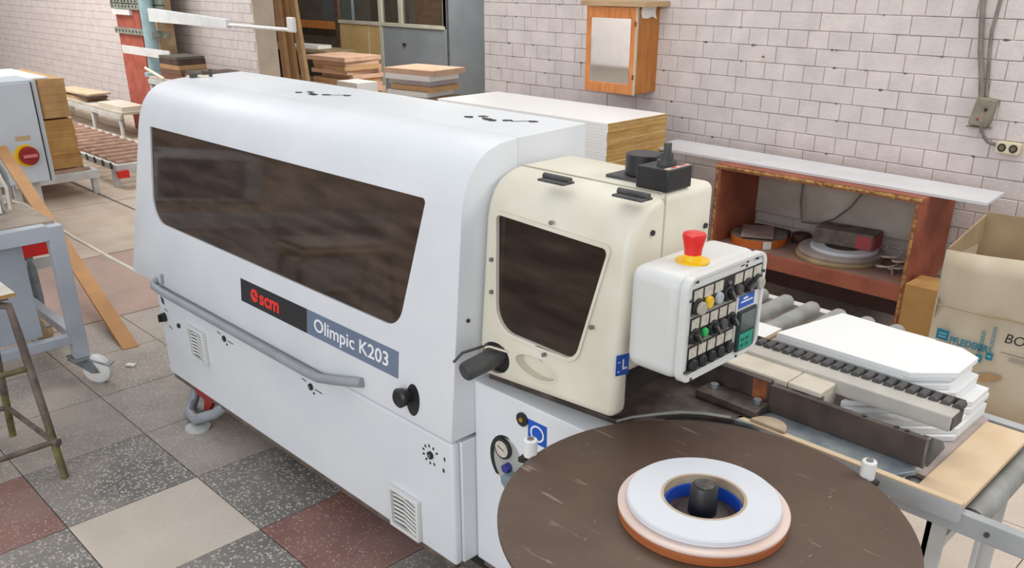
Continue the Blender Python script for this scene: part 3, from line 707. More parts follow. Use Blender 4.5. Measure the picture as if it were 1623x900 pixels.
for s, t in ((.10,.955),(.86,.955),(.035,.80),(.035,.12),(.97,.80),(.70,.02),(.12,.02)): part('panel_screw', MB(FP).cyl((*P(s,t),.0),(*P(s,t),.006),.004,n=8), DGREY, cb)
part('panel_marks', MB(FP).prism(rect(.66,.925,.71,.935), -.001,.0).prism(rect(.73,.90,.755,.925), -.001,.0).prism(rect(.735,.94,.765,.955), -.001,.0), INKB, cb)
es = part('emergency_stop', MB().cyl((-1.072,1.632,CZb-.001),(-1.072,1.632,CZb+.003),.040,n=28), YEL, cb, label='yellow base of the emergency stop')
part('stop_collar', MB().cyl((-1.072,1.632,CZb+.003),(-1.072,1.632,CZb+.018),.022,.020,n=20), YEL, cb)
part('stop_mushroom', MB().loft([(Vector((-1.072,1.632,CZb+.016)),.020),(Vector((-1.072,1.632,CZb+.03)),.021),(Vector((-1.072,1.632,CZb+.06)),.0275),(Vector((-1.072,1.632,CZb+.066)),.026),(Vector((-1.072,1.632,CZb+.068)),.020)], 26), RED, cb, label='red mushroom button')

# work table, guides and fences right of the head
tp = [(-1.69,1.56),(-1.235,1.605),(-1.19,1.70),(-1.12,1.79),(-1.03,1.84),(-.90,1.84),(-.455,1.84),(-.455,1.95),(-1.69,1.97)]
part('work_table', MB().prism([(-1.69,1.93),(-.60,1.90),(-.60,1.985),(-1.69,1.985)], .776, .79), BLUSTEEL, mc, .002)
part('dark_table_plate', MB().prism([(-1.69,1.56),(-1.235,1.605),(-1.19,1.70),(-1.12,1.785),(-1.03,1.83),(-.98,1.935),(-1.69,1.95)], .777, .7915), CAST, mc, .002)
part('front_plate', MB().prism([(-1.03,1.83),(-.90,1.862),(-.615,1.862),(-.585,1.92),(-.98,1.935)], .777, .7905), BLUSTEEL, mc, .002)
part('table_edge', MB().box((-1.03,1.842,.7875),(-.456,1.860,.7915)), BEIGE, mc)
part('table_rail', MB().box((-1.0,1.842,.74),(-.456,1.861,.787)), RAILP, mc, .002)
arc = [(-1.24,1.60),(-1.225,1.645),(-1.19,1.705),(-1.15,1.76),(-1.10,1.80),(-1.04,1.83)]
part('curved_lip', MB().tube([(x,y,.792) for x, y in arc], .005, 6), SILV, mc)
part('half_round_guide', MB().prism([(-.945+.05*math.cos(t),1.850+.05*math.sin(t)) for t in [PI*k/12 for k in range(13)]], .789, .80), COREC, mc, .002)
part('tunnel_block', MB().box((-1.68,1.62,.79),(-1.32,1.93,.955)), DARKIN, mc)
part('fence', MB().box((-.995,1.935,.79),(-.585,1.952,.868)), DKSTEEL, mc, .002)
part('fence_end', MB(frame((0,1.953,0),(1,0,0),(0,0,1))).prism([(-.60,.79),(-.575,.79),(-.548,.852),(-.556,.868),(-.60,.868)], -.004, .0), STEEL, mc); part('fence_end', MB().box((-.585,1.935,.79),(-.579,1.953,.869)), STEEL, mc)
for x in (-.74,-.66,-.635): part('fence_screw', MB().cyl((x,1.944,.868),(x,1.944,.871),.006,n=10), BLACK, mc)
part('inner_fence', MB().box((-1.34,1.945,.79),(-1.0,1.962,.872)), DKSTEEL, mc, .002)
part('rust_patch', MB().box((-1.05,1.9445,.795),(-1.008,1.9452,.868)), RUST, mc)
pl_ = part('clamp_plate', MB().cbox((-1.085,1.905,.803),(.19,.075,.022)), CAST, mc, .003)
for x in (-1.15,-1.015): part('bolt', MB().cyl((x,1.915,.814),(x,1.915,.826),.012,n=6), ZINC, pl_)
part('guide_cover', MB().box((-1.34,1.965,.80),(-.965,2.10,.878)), BEIGE if False else M('cream_cover',(206,198,184),(190,180,164),sc=9,rough=.55), mc, .003)
part('guide_cover', MB().box((-.962,1.965,.862),(-.868,2.085,.878)).box((-.962,1.965,.80),(-.95,2.085,.862)), MATS['cream_cover'], mc, .003)
part('guide_bracket', MB().box((-.885,1.99,.80),(-.868,2.06,.862)), MATS['cream_cover'], mc, .002)
# pressure bar with its row of little wheels
br = part('pressure_bar', MB().box((-1.33,2.052,.845),(-.575,2.128,.888)), M('bar_grey',(186,182,174),(172,168,160),sc=9,rough=.5), mc, .004)
part('bar_end', MB().box((-.577,2.056,.849),(-.572,2.124,.884)), DGREY, br)
for k in range(26):
    x = -1.315+k*.0292
    part('wheel', MB().cyl((x,2.106,.888),(x,2.146,.888),.0122,n=14), DGREY, br, .002)
part('wheel_axle_rail', MB().box((-1.33,2.148,.872),(-.58,2.153,.896)), DGREY, br)
# reel plate with spindle and guide pins
DC = (-.806,1.345)
ds = part('reel_plate', MB().lathe((DC[0],DC[1]), [(.0,.83),(.424,.83),(.428,.827),(.428,.818),(.424,.815),(0,.815)], 96), DISC, mc, label='large round brown reel plate')
part('reel_arm', MB().box((DC[0]-.05,DC[1],.74),(DC[0]+.05,1.56,.80)), WHITE, mc)
part('reel_hub', MB().cyl((DC[0],DC[1],.70),(DC[0],DC[1],.815),.07,n=24), DGREY, mc)
sp = part('spindle_flange', MB().lathe(DC, [(0,.842),(.05,.842),(.062,.836),(.064,.83)], 36), DKSTEEL, ds)
part('spindle_post', MB().loft([(Vector((*DC,.842)),.030),(Vector((*DC,.9)),.028),(Vector((*DC,.906)),.024)], 28), BLACK, ds)
part('spindle_cap', MB().cyl((*DC,.906),(*DC,.908),.021,n=20), M('worn_black',(92,88,84),(50,48,46),sc=60), ds)
for ang in (67.0, 189.5):
    a = math.radians(ang); x, y = DC[0]+.437*math.cos(a), DC[1]+.437*math.sin(a)
    g = part('guide_pin', MB().cyl((x,y,.822),(x,y,.868),.0165,n=18), WHPLAST, ds, .003)
    part('pin_bolt', MB().cyl((x,y,.868),(x,y,.871),.008,n=12), STEEL, ds)
    part('pin_bracket', MB().cbox((x-.02*math.cos(a),y-.02*math.sin(a),.811),(.09,.03,.012),a), BLACK, ds)

# coils of edge tape on the reel plate
def coil(label, r, r_in, z0, z1, mat, side, core=None, blue=False, gname='coils on the reel plate'):
    t = thing('tape_coil', label, 'coil', (DC[0],DC[1],z0), gname)
    part('tape', MB().lathe(DC, [(r_in,z0),(r-.003,z0),(r,z0+.003),(r,z1-.003),(r-.003,z1),(r_in,z1)], 80, True), mat, t)
    part('cardboard_core', MB().lathe(DC, [(r_in-.006,z0),(r_in,z0),(r_in,z1+.0003),(r_in-.006,z1+.0003)], 60, True), COREC, t)
    if blue: part('blue_core_ring', MB().lathe(DC, [(r_in-.012,z0),(r_in-.0075,z0),(r_in-.0075,z1+.008),(r_in-.012,z1+.008)], 60, True), COREB, t)
    return t
coil('brown orange coil of edge tape lying lowest on the reel plate', .174, .088, .8305, .8515, TAPEB, None, blue=True)
coil('pale pink white coil of edge tape in the middle of the reel stack', .176, .088, .852, .8625, TAPEP, None)
coil('topmost pure white coil of edge tape on the brown reel plate', .158, .088, .863, .879, TAPEW, None)

# ------------------------------------------------------------------ roller conveyors and the boards on them
rc = thing('roller_conveyor', 'grey roller conveyor running out of frame beside the reel plate', 'conveyor', (0, 2.15, 0), 'roller conveyors beside the machine')
part('rail', MB().box((-.62,1.872,.70),(.75,1.90,.752)), RAILP, rc, .002)
part('rail', MB().box((-1.0,2.395,.70),(.75,2.43,.752)), RAILP, rc, .002)
for x in (-1.2,-1.05,-.9,-.75,-.6,-.45,-.13,.19,.5):
    r = part('roller', MB().cyl((x,1.905,.715),(x,2.39,.715),.03,n=18), ROLL, rc)
part('roller_collar', MB().cyl((-.45,1.905,.715),(-.45,1.92,.715),.032,n=18), BLACK, rc)
for x in (-.535,.6):
    part('leg', MB().box((x,1.90,0),(x+.012,1.95,.70)).box((x,1.90,0),(x+.045,1.912,.70)), PLASW, rc)
    part('leg', MB().box((x,2.38,0),(x+.012,2.43,.70)).box((x,2.42,0),(x+.045,2.43,.70)), PLASW, rc)
part('cross_bar', MB().box((-.53,1.92,.60),(-.50,2.40,.63)), PLASW, rc)
for x in (-.40,-.20): part('rail_bolt', MB().cyl((x,1.872,.726),(x,1.866,.726),.006,n=8), DGREY, rc)
part('rail_bolt', MB().cyl((-.585,2.395,.74),(-.585,2.388,.74),.006,n=8), DGREY, rc)
rc2 = thing('roller_conveyor', 'wide conveyor of thick grey rollers in front of the red brown shelf', 'conveyor', (-1.45, 2.7, 0), 'roller conveyors beside the machine')
part('rail', MB().box((-2.05,2.905,.64),(-.93,2.945,.722)), M('dusty_white_rail',(206,202,198),(182,176,172),sc=14,rough=.7), rc2, .002)
part('rail', MB().box((-2.05,2.445,.66),(-.93,2.47,.71)), RAILP, rc2, .002)
for k in range(10):
    x = -1.985+k*.105
    part('roller', MB().loft([(Vector((x,2.47,.735)),.03),(Vector((x,2.875,.735)),.03),(Vector((x,2.892,.735)),.024),(Vector((x,2.898,.735)),.01)], 18), ROLL, rc2)
for x in (-2.0,-.97):
    for y in (2.45,2.91): part('leg', MB().box((x,y,0),(x+.035,y+.03,.69)), PLASW, rc2)
single('plank', MB().box((-1.10,1.965,.7465),(-.577,2.388,.7575)), M('mauve_grey_board',(176,162,158),(160,146,140),sc=8,rough=.7), 'thin mauve grey board lying under the stack of white panels', 'board')
single('board', MB().box((-.572,1.868,.7535),(-.462,2.345,.7685)), BEIGE, 'bare beige board lying across the conveyor rails at the right', 'board', bevel=.002)
NS = 10
rr = random.Random(5)
for i in range(NS):
    z = .758+.016*(NS-1-i); k = NS-1-i
    j = lambda s=.004: rr.uniform(-s, s)
    if k < 5:
        dx = j(.004); c = 2.785+[0,.018,.034,.085,.105][k]+j(.004); yl = 1.995+j(.003); pts = [(-.60+dx,c-.60+dx),(-.60+dx,2.405+j()),(-.845,2.425)]+([(-.845,max(yl,c-.845))]+([(yl-c,yl)] if yl-c > -.84 else []))
    elif k < 7:
        dx = -.012+j(.006); c = 2.86+j(.01); pts = [(2.168-c,2.168),(-.62+dx,c-.62+dx),(-.62+dx,2.40+j()),(-.86,2.425),(-1.02,2.43),(-1.06,2.168)]
    else:
        dx = j(.008); c = 2.89+j(.01); pts = [(2.166-c,2.166),(-.642+dx,c-.642+dx),(-.642+dx,2.392+j()),(-.697+dx,2.432),(-1.055,2.452),(-1.115,2.166)]
        if k == 8: pts = [(p[0]-.02 if q < 4 else p[0], p[1]) for q, p in enumerate(pts)]
    o = single('corner_board', MB().prism(pts, z, z+.0155), LAM, '%s white laminated board of the cut-corner stack by the pressure bar' % from_top(i, NS), 'board', 'cut-corner white boards', bevel=.0012)
t = thing('board_offcut', 'upper white offcut with orange edges lying on the thick grey rollers', 'offcut', (-1.34,2.42,.782), 'offcuts on the rollers')
part('face', MB().box((-1.45,2.335,.782),(-1.265,2.485,.795)), LAM, t); part('edge_band', MB().box((-1.45,2.333,.7825),(-1.265,2.335,.7945)).box((-1.265,2.335,.7825),(-1.263,2.485,.7945)), BEIGE, t)
t = thing('board_offcut', 'lower orange edged offcut under the white one on the rollers', 'offcut', (-1.34,2.40,.7655), 'offcuts on the rollers')
part('face', MB().box((-1.47,2.325,.7655),(-1.28,2.47,.7815)), M('orange_edge',(214,142,78),(196,122,58),sc=12,rough=.6), t)

# ------------------------------------------------------------------ red brown shelf against the wall
sh = thing('shelf_unit', 'low worn red brown wooden shelf unit against the brick wall', 'shelf', (-2.23,4.75,0))
SY0, SY1 = 4.50, 4.96
FX = lambda x: frame((x,0,0), (0,1,0), (0,0,1))
side = [(SY0,0),(SY0+.20,0),(SY0+.20,.17),(SY0+.25,.24),(SY0+.36,.30),(SY1,.36),(SY1,.795),(SY0,.795)]
for x in (-2.845,-1.655):
    sp_ = part('side_panel', MB(FX(x)).prism(side, 0, .036), REDWOOD, sh)
    mb = MB(); r = random.Random(int(-x*10)); zz = [0.02+.775*q/26 for q in range(27)]
    rows_ = [[(x+.002+r.uniform(0,.004), SY0-.001, z), (x+.012, SY0-.004-r.uniform(0,.003), z), (x+.026-r.uniform(0,.012), SY0-.001, z)] for z in zz]
    part('worn_edge', mb.sheet(rows_), CHIPW, sp_, smooth=0)
tp_ = part('top_panel', MB().box((-2.85,SY0,.797),(-1.615,SY1,.826)), REDWOOD, sh)
r = random.Random(4); xs = [-2.845+1.225*q/40 for q in range(41)]
part('worn_edge', MB().sheet([[(x, SY0-.001, .799+r.uniform(0,.006)), (x, SY0-.005-r.uniform(0,.003), .811), (x, SY0-.001, .825-r.uniform(0,.004))] for x in xs]), CHIPW, tp_, smooth=0)
part('shelf_panel', MB().box((-2.809,SY0+.004,.315),(-1.655,SY1,.345)), M('dusty_red_shelf',(150,112,98),(128,104,96),sc=9,rough=.85), sh)
part('front_rail', MB().box((-2.809,SY0+.002,.262),(-1.655,SY0+.028,.346)), REDWOOD, sh, .002)
part('back_panel', MB().box((-2.809,SY1-.008,.47),(-1.655,SY1,.797)), M('white_back_panel',(206,200,192),(186,176,166),sc=5,rough=.7), sh)
single('long_board', MB().prism([(-3.42,4.60),(-1.34,4.56),(-1.36,4.86),(-3.44,4.93)], .8275, .843), M('pale_laminate',(214,216,220),(206,206,210),sc=4,rough=.35), 'long white laminated board lying on top of the red brown shelf', 'board', bevel=.001)
SZ = .3455
def stack_ring(label, c, r, h, mat, z, n='shelf coils', rin=.1):
    return single('tape_coil', MB().lathe(c, [(rin,z),(r-.002,z),(r,z+.003),(r,z+h-.003),(r-.002,z+h),(rin,z+h)], 56, True), mat, label, 'coil', n)
GC = (-2.135,4.775)
stack_ring('brown grey coil lowest in the pile of three on the shelf', GC, .245, .026, M('tan_coil',(176,156,122),(150,130,100),sc=8,rough=.7), SZ)
stack_ring('dusty grey coil in the middle of the shelf pile', (GC[0]+.004,GC[1]+.004), .238, .024, M('dusty_coil',(168,156,146),(146,134,126),sc=8,rough=.8), SZ+.0262)
stack_ring('white coil topmost of the shelf pile under the red box', (GC[0]+.02,GC[1]+.01), .19, .020, TAPEW, SZ+.0504, rin=.11)
t = thing('carton', 'dusty grey carton with a red end lying on the shelf coils', 'box', (GC[0]+.02,GC[1]+.04,SZ+.071), None)
part('body', MB().cbox((GC[0]+.01,GC[1]+.055,SZ+.071+.045), (.34,.17,.09), .12), DUSTY, t, .006)
part('red_end', MB().cbox((GC[0]+.139,GC[1]-.018,SZ+.071+.042), (.086,.004,.075), .12), M('faded_red_print',(190,70,78),(160,90,92),sc=60,rough=.7), t)
part('red_end', MB().cbox((GC[0]+.183,GC[1]+.075,SZ+.071+.042), (.004,.15,.075), .12), MATS['faded_red_print'], t)
oc = (-2.635,4.72)
t = thing('tape_coil', 'orange coil of edge tape at the left of the shelf', 'coil', (oc[0],oc[1],SZ), 'shelf coils')
part('tape', MB().lathe(oc, [(.08,SZ),(.17,SZ),(.17,SZ+.048),(.08,SZ+.048)], 56, True), ORANGE, t)
part('dust_cover', MB().lathe(oc, [(.08,SZ+.048),(.169,SZ+.048),(.169,SZ+.0495),(.08,SZ+.0495)], 56, True), DUSTY, t)
single('paper_tag', MB().cbox((-2.505,4.598,SZ+.024), (.05,.003,.046), .82), WHPLAST, 'small white tag stuck to the orange shelf coil', 'tag')
stack_ring('dark brown coil at the back of the shelf between orange coil and carton', (-2.44,4.89), .058, .055, M('dark_coil',(86,54,48),(66,42,38),sc=9,rough=.7), SZ, rin=.025)
t = thing('folder', 'dusty pinkish folder of papers lying on the orange shelf coil', 'folder', (-2.66,4.72,SZ+.05))
part('cover', MB().cbox((-2.64,4.71,SZ+.0625), (.19,.29,.003), .5), M('dusty_folder',(168,142,136),(140,118,112),sc=14,rough=.8), t)
part('papers', MB().cbox((-2.665,4.73,SZ+.0565), (.155,.26,.0075), .5), CARD, t)
part('red_cover', MB().cbox((-2.67,4.73,SZ+.0515), (.16,.27,.0015), .5), M('red_folder_cover',(176,50,56)), t)
single('dark_rag', MB().cbox((-2.66,4.922,SZ+.025), (.26,.05,.05), .0), DKBROWN, 'dark bundle of scraps at the back left of the shelf', 'scraps', bevel=.02)
single('cable_scraps', MB().tube([(-1.82+.05*math.cos(a*.5),4.66+.05*math.sin(a*.5)+.004*a,SZ+.006+.0035*a) for a in range(34)], .005, 6).tube([(-1.76+.045*math.cos(a*.5),4.74+.06*math.sin(a*.5),SZ+.008+.003*a) for a in range(30)], .006, 6), M('pale_scraps',(190,182,172),rough=.7), 'tangle of pale tape scraps at the right end of the shelf', 'scraps', kind='stuff')
single('hanging_wire', MB().tube([(-2.486,4.93,.79),(-2.495,4.925,.68),(-2.49,4.92,.58),(-2.47,4.92,.48)], .006, 6), CABLE, 'left of two thin wires hanging inside the shelf', 'wire', 'wires in the shelf')
single('hanging_wire', MB().tube([(-2.09,4.93,.79),(-2.12,4.925,.70),(-2.18,4.92,.60),(-2.26,4.91,.52),(-2.36,4.905,.475),(-2.46,4.91,.465)], .006, 6), CABLE, 'right of two thin wires curving inside the shelf', 'wire', 'wires in the shelf')
# cardboard boxes
t = thing('cardboard_box', 'tall open pale cardboard box with blue printing beside the conveyor', 'box', (-.75,4.2,0))
BX0, BX1, BY0, BY1 = -1.30, -.25, 4.0, 4.42
lean = lambda z: -.035*math.sin(z*3)
fz = [0,.12,.25,.375,.48,.56,.66,.748]
part('front_panel', MB().sheet([[(x, BY0+(.012*math.sin(9*x+4*z) if .05 < z < .74 else 0)+(.02 if abs(z-.48) < .02 else 0), z+(.012*math.sin(6*x) if z > .7 else 0)) for x in [BX0+(BX1-BX0)*q/14 for q in range(15)]] for z in fz]), CARD, t).modifiers.new('thickness','SOLIDIFY').thickness = .006
part('crease', MB().tube([(BX0+.01+q*.1, BY0-.004-.012*math.sin(9*(BX0+q*.1)), .482+.006*math.sin(3*q)) for q in range(11)], .003, 6), CARDIN, t)
part('side_panel', MB().box((BX0-.004,BY0+.012,0),(BX0+.002,BY1,.70)), CARD, t)
part('side_panel', MB().box((BX1-.003,BY0+.012,0),(BX1+.003,BY1,.75)), CARD, t)
part('back_panel', MB().box((BX0,BY1-.004,0),(BX1,BY1+.002,.835)), CARDIN, t)
part('bottom_panel', MB().box((BX0+.004,BY0+.02,.004),(BX1-.006,BY1-.006,.01)), CARDIN, t)
part('side_flap', MB().add([(BX0+.004,BY0+.01,.745),(BX0+.004,BY1-.004,.82),(BX0+.004,BY1-.004,.69),(BX0+.004,BY0+.01,.69),(BX0+.010,BY0+.01,.745),(BX0+.010,BY1-.004,.82),(BX0+.010,BY1-.004,.69),(BX0+.010,BY0+.01,.69)], [(0,1,2,3),(7,6,5,4),(0,4,5,1),(1,5,6,2),(2,6,7,3),(3,7,4,0)]), CARDIN, t)
FBX = frame((0,BY0-.019,0), (1,0,0), (0,0,1))
text('PFLEIDERER', .045, FBX @ Matrix.Translation((-1.118,.332,0)), TEALINK, t, width=.165, bold=.0012)
part('print_logo', MB(FBX).prism([(-1.262,.325),(-1.208,.322),(-1.208,.372),(-1.262,.375)], -.001, .001), TEALINK, t)
part('logo_bars', MB(FBX).prism([(-1.252,.337),(-1.218,.336),(-1.218,.341),(-1.252,.342)], .001, .0016).prism([(-1.252,.352),(-1.218,.351),(-1.218,.356),(-1.252,.357)], .001, .0016), M('pale_ink',(150,190,200)), t, smooth=0)
for x, z in ((-1.066,.283),(-1.024,.305)):
    part('print_logo', MB(FBX).prism([(x-.014,z-.017),(x+.014,z-.017),(x+.014,z+.017),(x-.014,z+.017)], -.001, .001), TEALINK, t)
    part('logo_bars', MB(FBX).prism([(x-.008,z-.004),(x+.008,z-.004),(x+.008,z+.003),(x-.008,z+.003)], .001, .0016), MATS['pale_ink'], t)
Rv = Matrix.Rotation(PI/2, 4, 'Z')
text('PFLEIDERER', .024, FBX @ Matrix.Translation((-1.066,.362,0)) @ Rv, TEALINK, t, width=.11)
text('PFLEIDERER', .024, FBX @ Matrix.Translation((-1.024,.388,0)) @ Rv, TEALINK, t, width=.12)
text('BOP', .062, FBX @ Matrix.Translation((-.925,.405,0)), INKB, t, width=.115, shear=.15)
part('print_line', MB(FBX).prism([(-.985,.338),(-.60,.338),(-.60,.340),(-.985,.340)], 0, .001), INKB, t)
part('printed_block', MB(FBX).prism([(-.945,.308),(-.86,.308),(-.86,.324),(-.945,.324)], 0, .001), M('grey_print',(168,158,150)), t)
part('stain', MB(FBX).prism(ell(-1.01,.205,.06,.02,18,.3), 0, .0008), M('water_stain',(172,140,100),(186,156,116),sc=20), t)
single('cardboard_box', MB().box((-1.60,4.42,0),(-1.33,4.62,.40)), CARDT, 'small closed tan cardboard box between shelf and tall box', 'box', bevel=.004)

# ------------------------------------------------------------------ on the brick wall
wc = thing('wall_cabinet', 'small orange wooden wall cabinet with a mirror door', 'cabinet', (-3.92,4.88,1.12))
part('body', MB().box((-4.118,4.775,1.125),(-3.70,5.0,1.66)), ORSIDE, wc, .003)
dr = part('door', MB(frame((0,4.772,0),(1,0,0),(0,0,1))).prism([(-4.125,1.12),(-3.705,1.12),(-3.705,1.665),(-4.125,1.665)], 0, .022, [[(-4.095,1.185),(-3.745,1.185),(-3.745,1.595),(-4.095,1.595)]]), ORWOOD, wc, .003)
part('mirror', MB().box((-4.096,4.760,1.184),(-3.744,4.766,1.596)), MIRROR, dr)
part('door_edge', MB().box((-3.705,4.75,1.12),(-3.700,4.772,1.665)), CARD, wc)
part('hinge', MB().box((-3.712,4.744,1.22),(-3.70,4.752,1.25)), RUST, dr); part('hinge', MB().box((-3.712,4.744,1.55),(-3.70,4.752,1.58)), RUST, dr)
single('board', MB().box((-4.17,4.73,1.668),(-3.62,4.99,1.70)), M('pale_wood_board',(190,160,122),(170,140,104),sc=6,rough=.6), 'pale wooden board lying on top of the orange wall cabinet', 'board', bevel=.002)
single('plastic_scrap', MB().sheet([[(-3.697+.004*math.sin(7*a),4.80+.05*a+.01*math.sin(5*b),1.665-.022*b*(1+.4*math.sin(3*a))) for b in range(4)] for a in range(4)]), WHPLAST, 'white plastic scrap hanging over the side of the wall cabinet', 'scrap')
jx = thing('junction_box', 'old grey green junction box on the brick wall', 'junction box', (-1.575,4.96,1.13))
part('body', MB(frame((-1.575,4.995,1.21),(1,0,-.12),(.12,0,1))).prism(fil([(-.05,-.07),(.045,-.07),(.05,.07),(-.045,.07)],.006,2), 0, .06), OLIVE, jx, .004)
part('cover_screw', MB().cyl((-1.558,4.936,1.225),(-1.558,4.93,1.225),.008,n=10), BLACK, jx)
part('red_mark', MB().cyl((-1.588,4.936,1.175),(-1.588,4.933,1.175),.008,n=10), RUST, jx)
part('base_lip', MB().box((-1.645,4.955,1.128),(-1.525,4.995,1.134)), OLIVE, jx)
single('conduit', MB().tube([(-1.715,4.975,3.0),(-1.705,4.975,1.95),(-1.688,4.975,1.70),(-1.655,4.975,1.50),(-1.625,4.975,1.38),(-1.605,4.972,1.282)], .014, 8), CABLE, 'thick grey conduit running down to the junction box', 'conduit', 'cables on the wall')
single('cable', MB().tube([(-1.60,4.985,3.0),(-1.615,4.985,1.75),(-1.625,4.985,1.60),(-1.615,4.985,1.50),(-1.605,4.985,1.43),(-1.595,4.985,1.36),(-1.585,4.984,1.285)], .009, 8), CABLE, 'thin grey cable right of the thick conduit on the wall', 'cable', 'cables on the wall')
single('cable', MB().tube([(-1.565,4.93,1.17),(-1.56,4.945,1.12),(-1.548,4.965,1.085),(-1.525,4.975,1.06),(-1.50,4.98,1.053),(-1.482,4.982,1.05)], .009, 8), CABLE, 'short cable curling from the junction box to the socket', 'cable', 'cables on the wall')
so = thing('wall_socket', 'ivory double wall socket on the brick wall', 'socket', (-1.42,4.98,1.02))
FW = frame((0,4.995,0),(1,0,0),(0,0,1))
part('plate', MB(FW).prism(fil([(-1.482,1.014),(-1.366,1.012),(-1.366,1.072),(-1.482,1.074)],.01,3), 0, .032), IVORY, so, .003)
for x in (-1.452,-1.397):
    q = part('outlet', MB(FW).cyl((x,1.043,.032),(x,1.043,.034),.021,n=20), BLACK, so)
    part('outlet_insert', MB(FW).cyl((x,1.043,.034),(x,1.043,.036),.013,n=16), M('brown_insert',(110,92,70)), q)
part('nail', MB().cyl((-2.9,4.998,1.40),(-2.9,4.985,1.40),.006,n=8), RUST, wb)

# ------------------------------------------------------------------ big stack of laminated sheets behind the machine
NB = 22; TH = .018
for i in range(NB):
    z = 1.05-TH*(i+1); dx = rr.uniform(-.004,.004); dy = rr.uniform(-.0006,.0006)
    t = thing('laminated_sheet', '%s sheet of the big white topped stack behind the machine' % from_top(i, NB+1), 'sheet', (-4.12+dx,4.36+dy,z), 'sheets of the big stack')
    part('face', MB().box((-4.915+dx,4.072+dy,z+.0004),(-3.345+dx,4.655+dy,z+TH-.0004)), LAMS, t)
    part('bare_edge', MB().box((-3.3452+dx,4.0725+dy,z+.0006),(-3.3436+dx,4.6545+dy,z+TH-.0010)), M('bare_sheet_edge',(196,158,92),(176,136,70),sc=10,rough=.8,rnd=.12,stretch=(1,1,12)), t)
single('lower_sheets', MB().box((-4.915,4.07,.12),(-3.345,4.655,1.05-TH*NB)), CHIP, 'hidden lower part of the big sheet stack on its pallet', 'sheets', kind='stuff')
t = thing('pallet', 'wooden pallet under the big stack of sheets', 'pallet', (-4.12,4.36,0))
for x in (-4.85,-4.16,-3.5): part('bearer', MB().box((x,4.10,0),(x+.09,4.63,.10)), MDF, t)
for y in (4.10,4.32,4.54): part('deck_board', MB().box((-4.9,y,.10),(-3.36,y+.09,.12)), MDF, t)

# ------------------------------------------------------------------ left foreground: trolley, stool, plank
tr = thing('machine_trolley', 'pale blue grey steel trolley on white castors at the left edge', 'trolley', (-4.5,.75,0))
TXa, TXb, TYa, TYb = -4.28, -5.05, 1.21, -.25
for x in (TXa, TXb):
    for y in (TYa, TYb): part('leg', MB().box((x-.03,y-.035,.135),(x+.03,y+.035,.80)), CARTB, tr, .003)
for x in (TXa, TXb):
    part('top_beam', MB().box((x-.03,TYb,.735),(x+.03,TYa-.034,.808)), CARTB, tr, .003)
    part('lower_beam', MB().box((x-.025,TYb,.215),(x+.025,TYa-.034,.26)), CARTB, tr, .003)
for y in (TYa, TYb): part('cross_beam', MB().box((TXb+.03,y-.025,.215),(TXa-.03,y+.025,.26)), CARTB, tr, .003); part('cross_beam', MB().box((TXb+.03,y-.03,.74),(TXa-.03,y+.03,.80)), CARTB, tr, .003)
part('deck', MB().box((TXb+.02,TYb,.80),(TXa-.035,TYa+.02,.812)), M('dusty_deck',(170,156,142),(148,134,122),sc=9,rough=.85), tr)
def castor(x, y, mat, k):
    pl0 = part('castor_plate', MB().box((x-.055,y-.055,.125),(x+.055,y+.055,.137)), STEEL, tr, .002)
    F = Matrix.Translation((x,y,0)) @ Matrix.Rotation(k, 4, 'Z')
    fk = part('castor_fork', MB(F).prism([(-.05,.03),(.05,.03)], 0, 0) if False else MB(F).add([(-.06,-.03,.125),(.055,-.03,.125),(.096,-.03,.06),(.054,-.03,.055),(-.06,-.026,.125),(.055,-.026,.125),(.096,-.026,.06),(.054,-.026,.055)], [(3,2,1,0),(4,5,6,7),(0,1,5,4),(1,2,6,5),(2,3,7,6),(3,0,4,7)]).add([(-.06,.026,.125),(.055,.026,.125),(.096,.026,.06),(.054,.026,.055),(-.06,.03,.125),(.055,.03,.125),(.096,.03,.06),(.054,.03,.055)], [(3,2,1,0),(4,5,6,7),(0,1,5,4),(1,2,6,5),(2,3,7,6),(3,0,4,7)]).box((-.06,-.03,.117),(.055,.03,.125)), GALV, tr, .001)
    part('castor_wheel', MB(F).loft([(Vector((.072,-.021,.071)),.062),(Vector((.072,-.016,.071)),.071),(Vector((.072,.016,.071)),.071),(Vector((.072,.021,.071)),.062)], 28), mat, tr)
    part('axle', MB(F).cyl((.072,-.036,.071),(.072,.036,.071),.012,n=12), STEEL, tr)
    part('brake_lever', MB(F).add([(.04,-.03,.128),(.15,-.03,.098),(.15,.03,.098),(.04,.03,.128),(.04,-.03,.134),(.15,-.03,.104),(.15,.03,.104),(.04,.03,.134)], [(0,3,2,1),(4,5,6,7),(0,1,5,4),(1,2,6,5),(2,3,7,6),(3,0,4,7)]), ZINC, tr)
castor(TXa, TYa, WHPLAST, .70); castor(TXb, TYa, M('tan_wheel',(190,166,128),(170,146,108),sc=9,rough=.6), .4); castor(TXa, TYb, WHPLAST, .6); castor(TXb, TYb, WHPLAST, 1.2)
part('fork_housing', MB().tube([(-5.02,1.255,.50),(-5.0,1.26,.40),(-4.99,1.26,.25),(-5.0,1.255,.14)], .028, 10), GALV, tr)
part('red_plate', MB().box((-4.99,1.16,.475),(-4.975,1.365,.55)), RED, tr, .003, label='red plate at the trolley back')
part('side_panel', MB().box((-4.345,-.21,.262),(-4.335,1.075,.734)), CARTB, tr)
part('pale_plate', MB().box((-5.0,1.14,.40),(-4.985,1.36,.46)), PLASW, tr)
un = thing('control_unit', 'pale grey instrument case with cables standing on the trolley', 'case', (-4.7,.85,.8125))
part('case', MB().box((-4.92,.45,.8125),(-4.60,1.09,1.07)), CABG, un, .01)
part('case_front', MB().box((-4.60,.55,.84),(-4.592,1.06,1.05)), M('dark_blue_face',(70,80,110)), un)
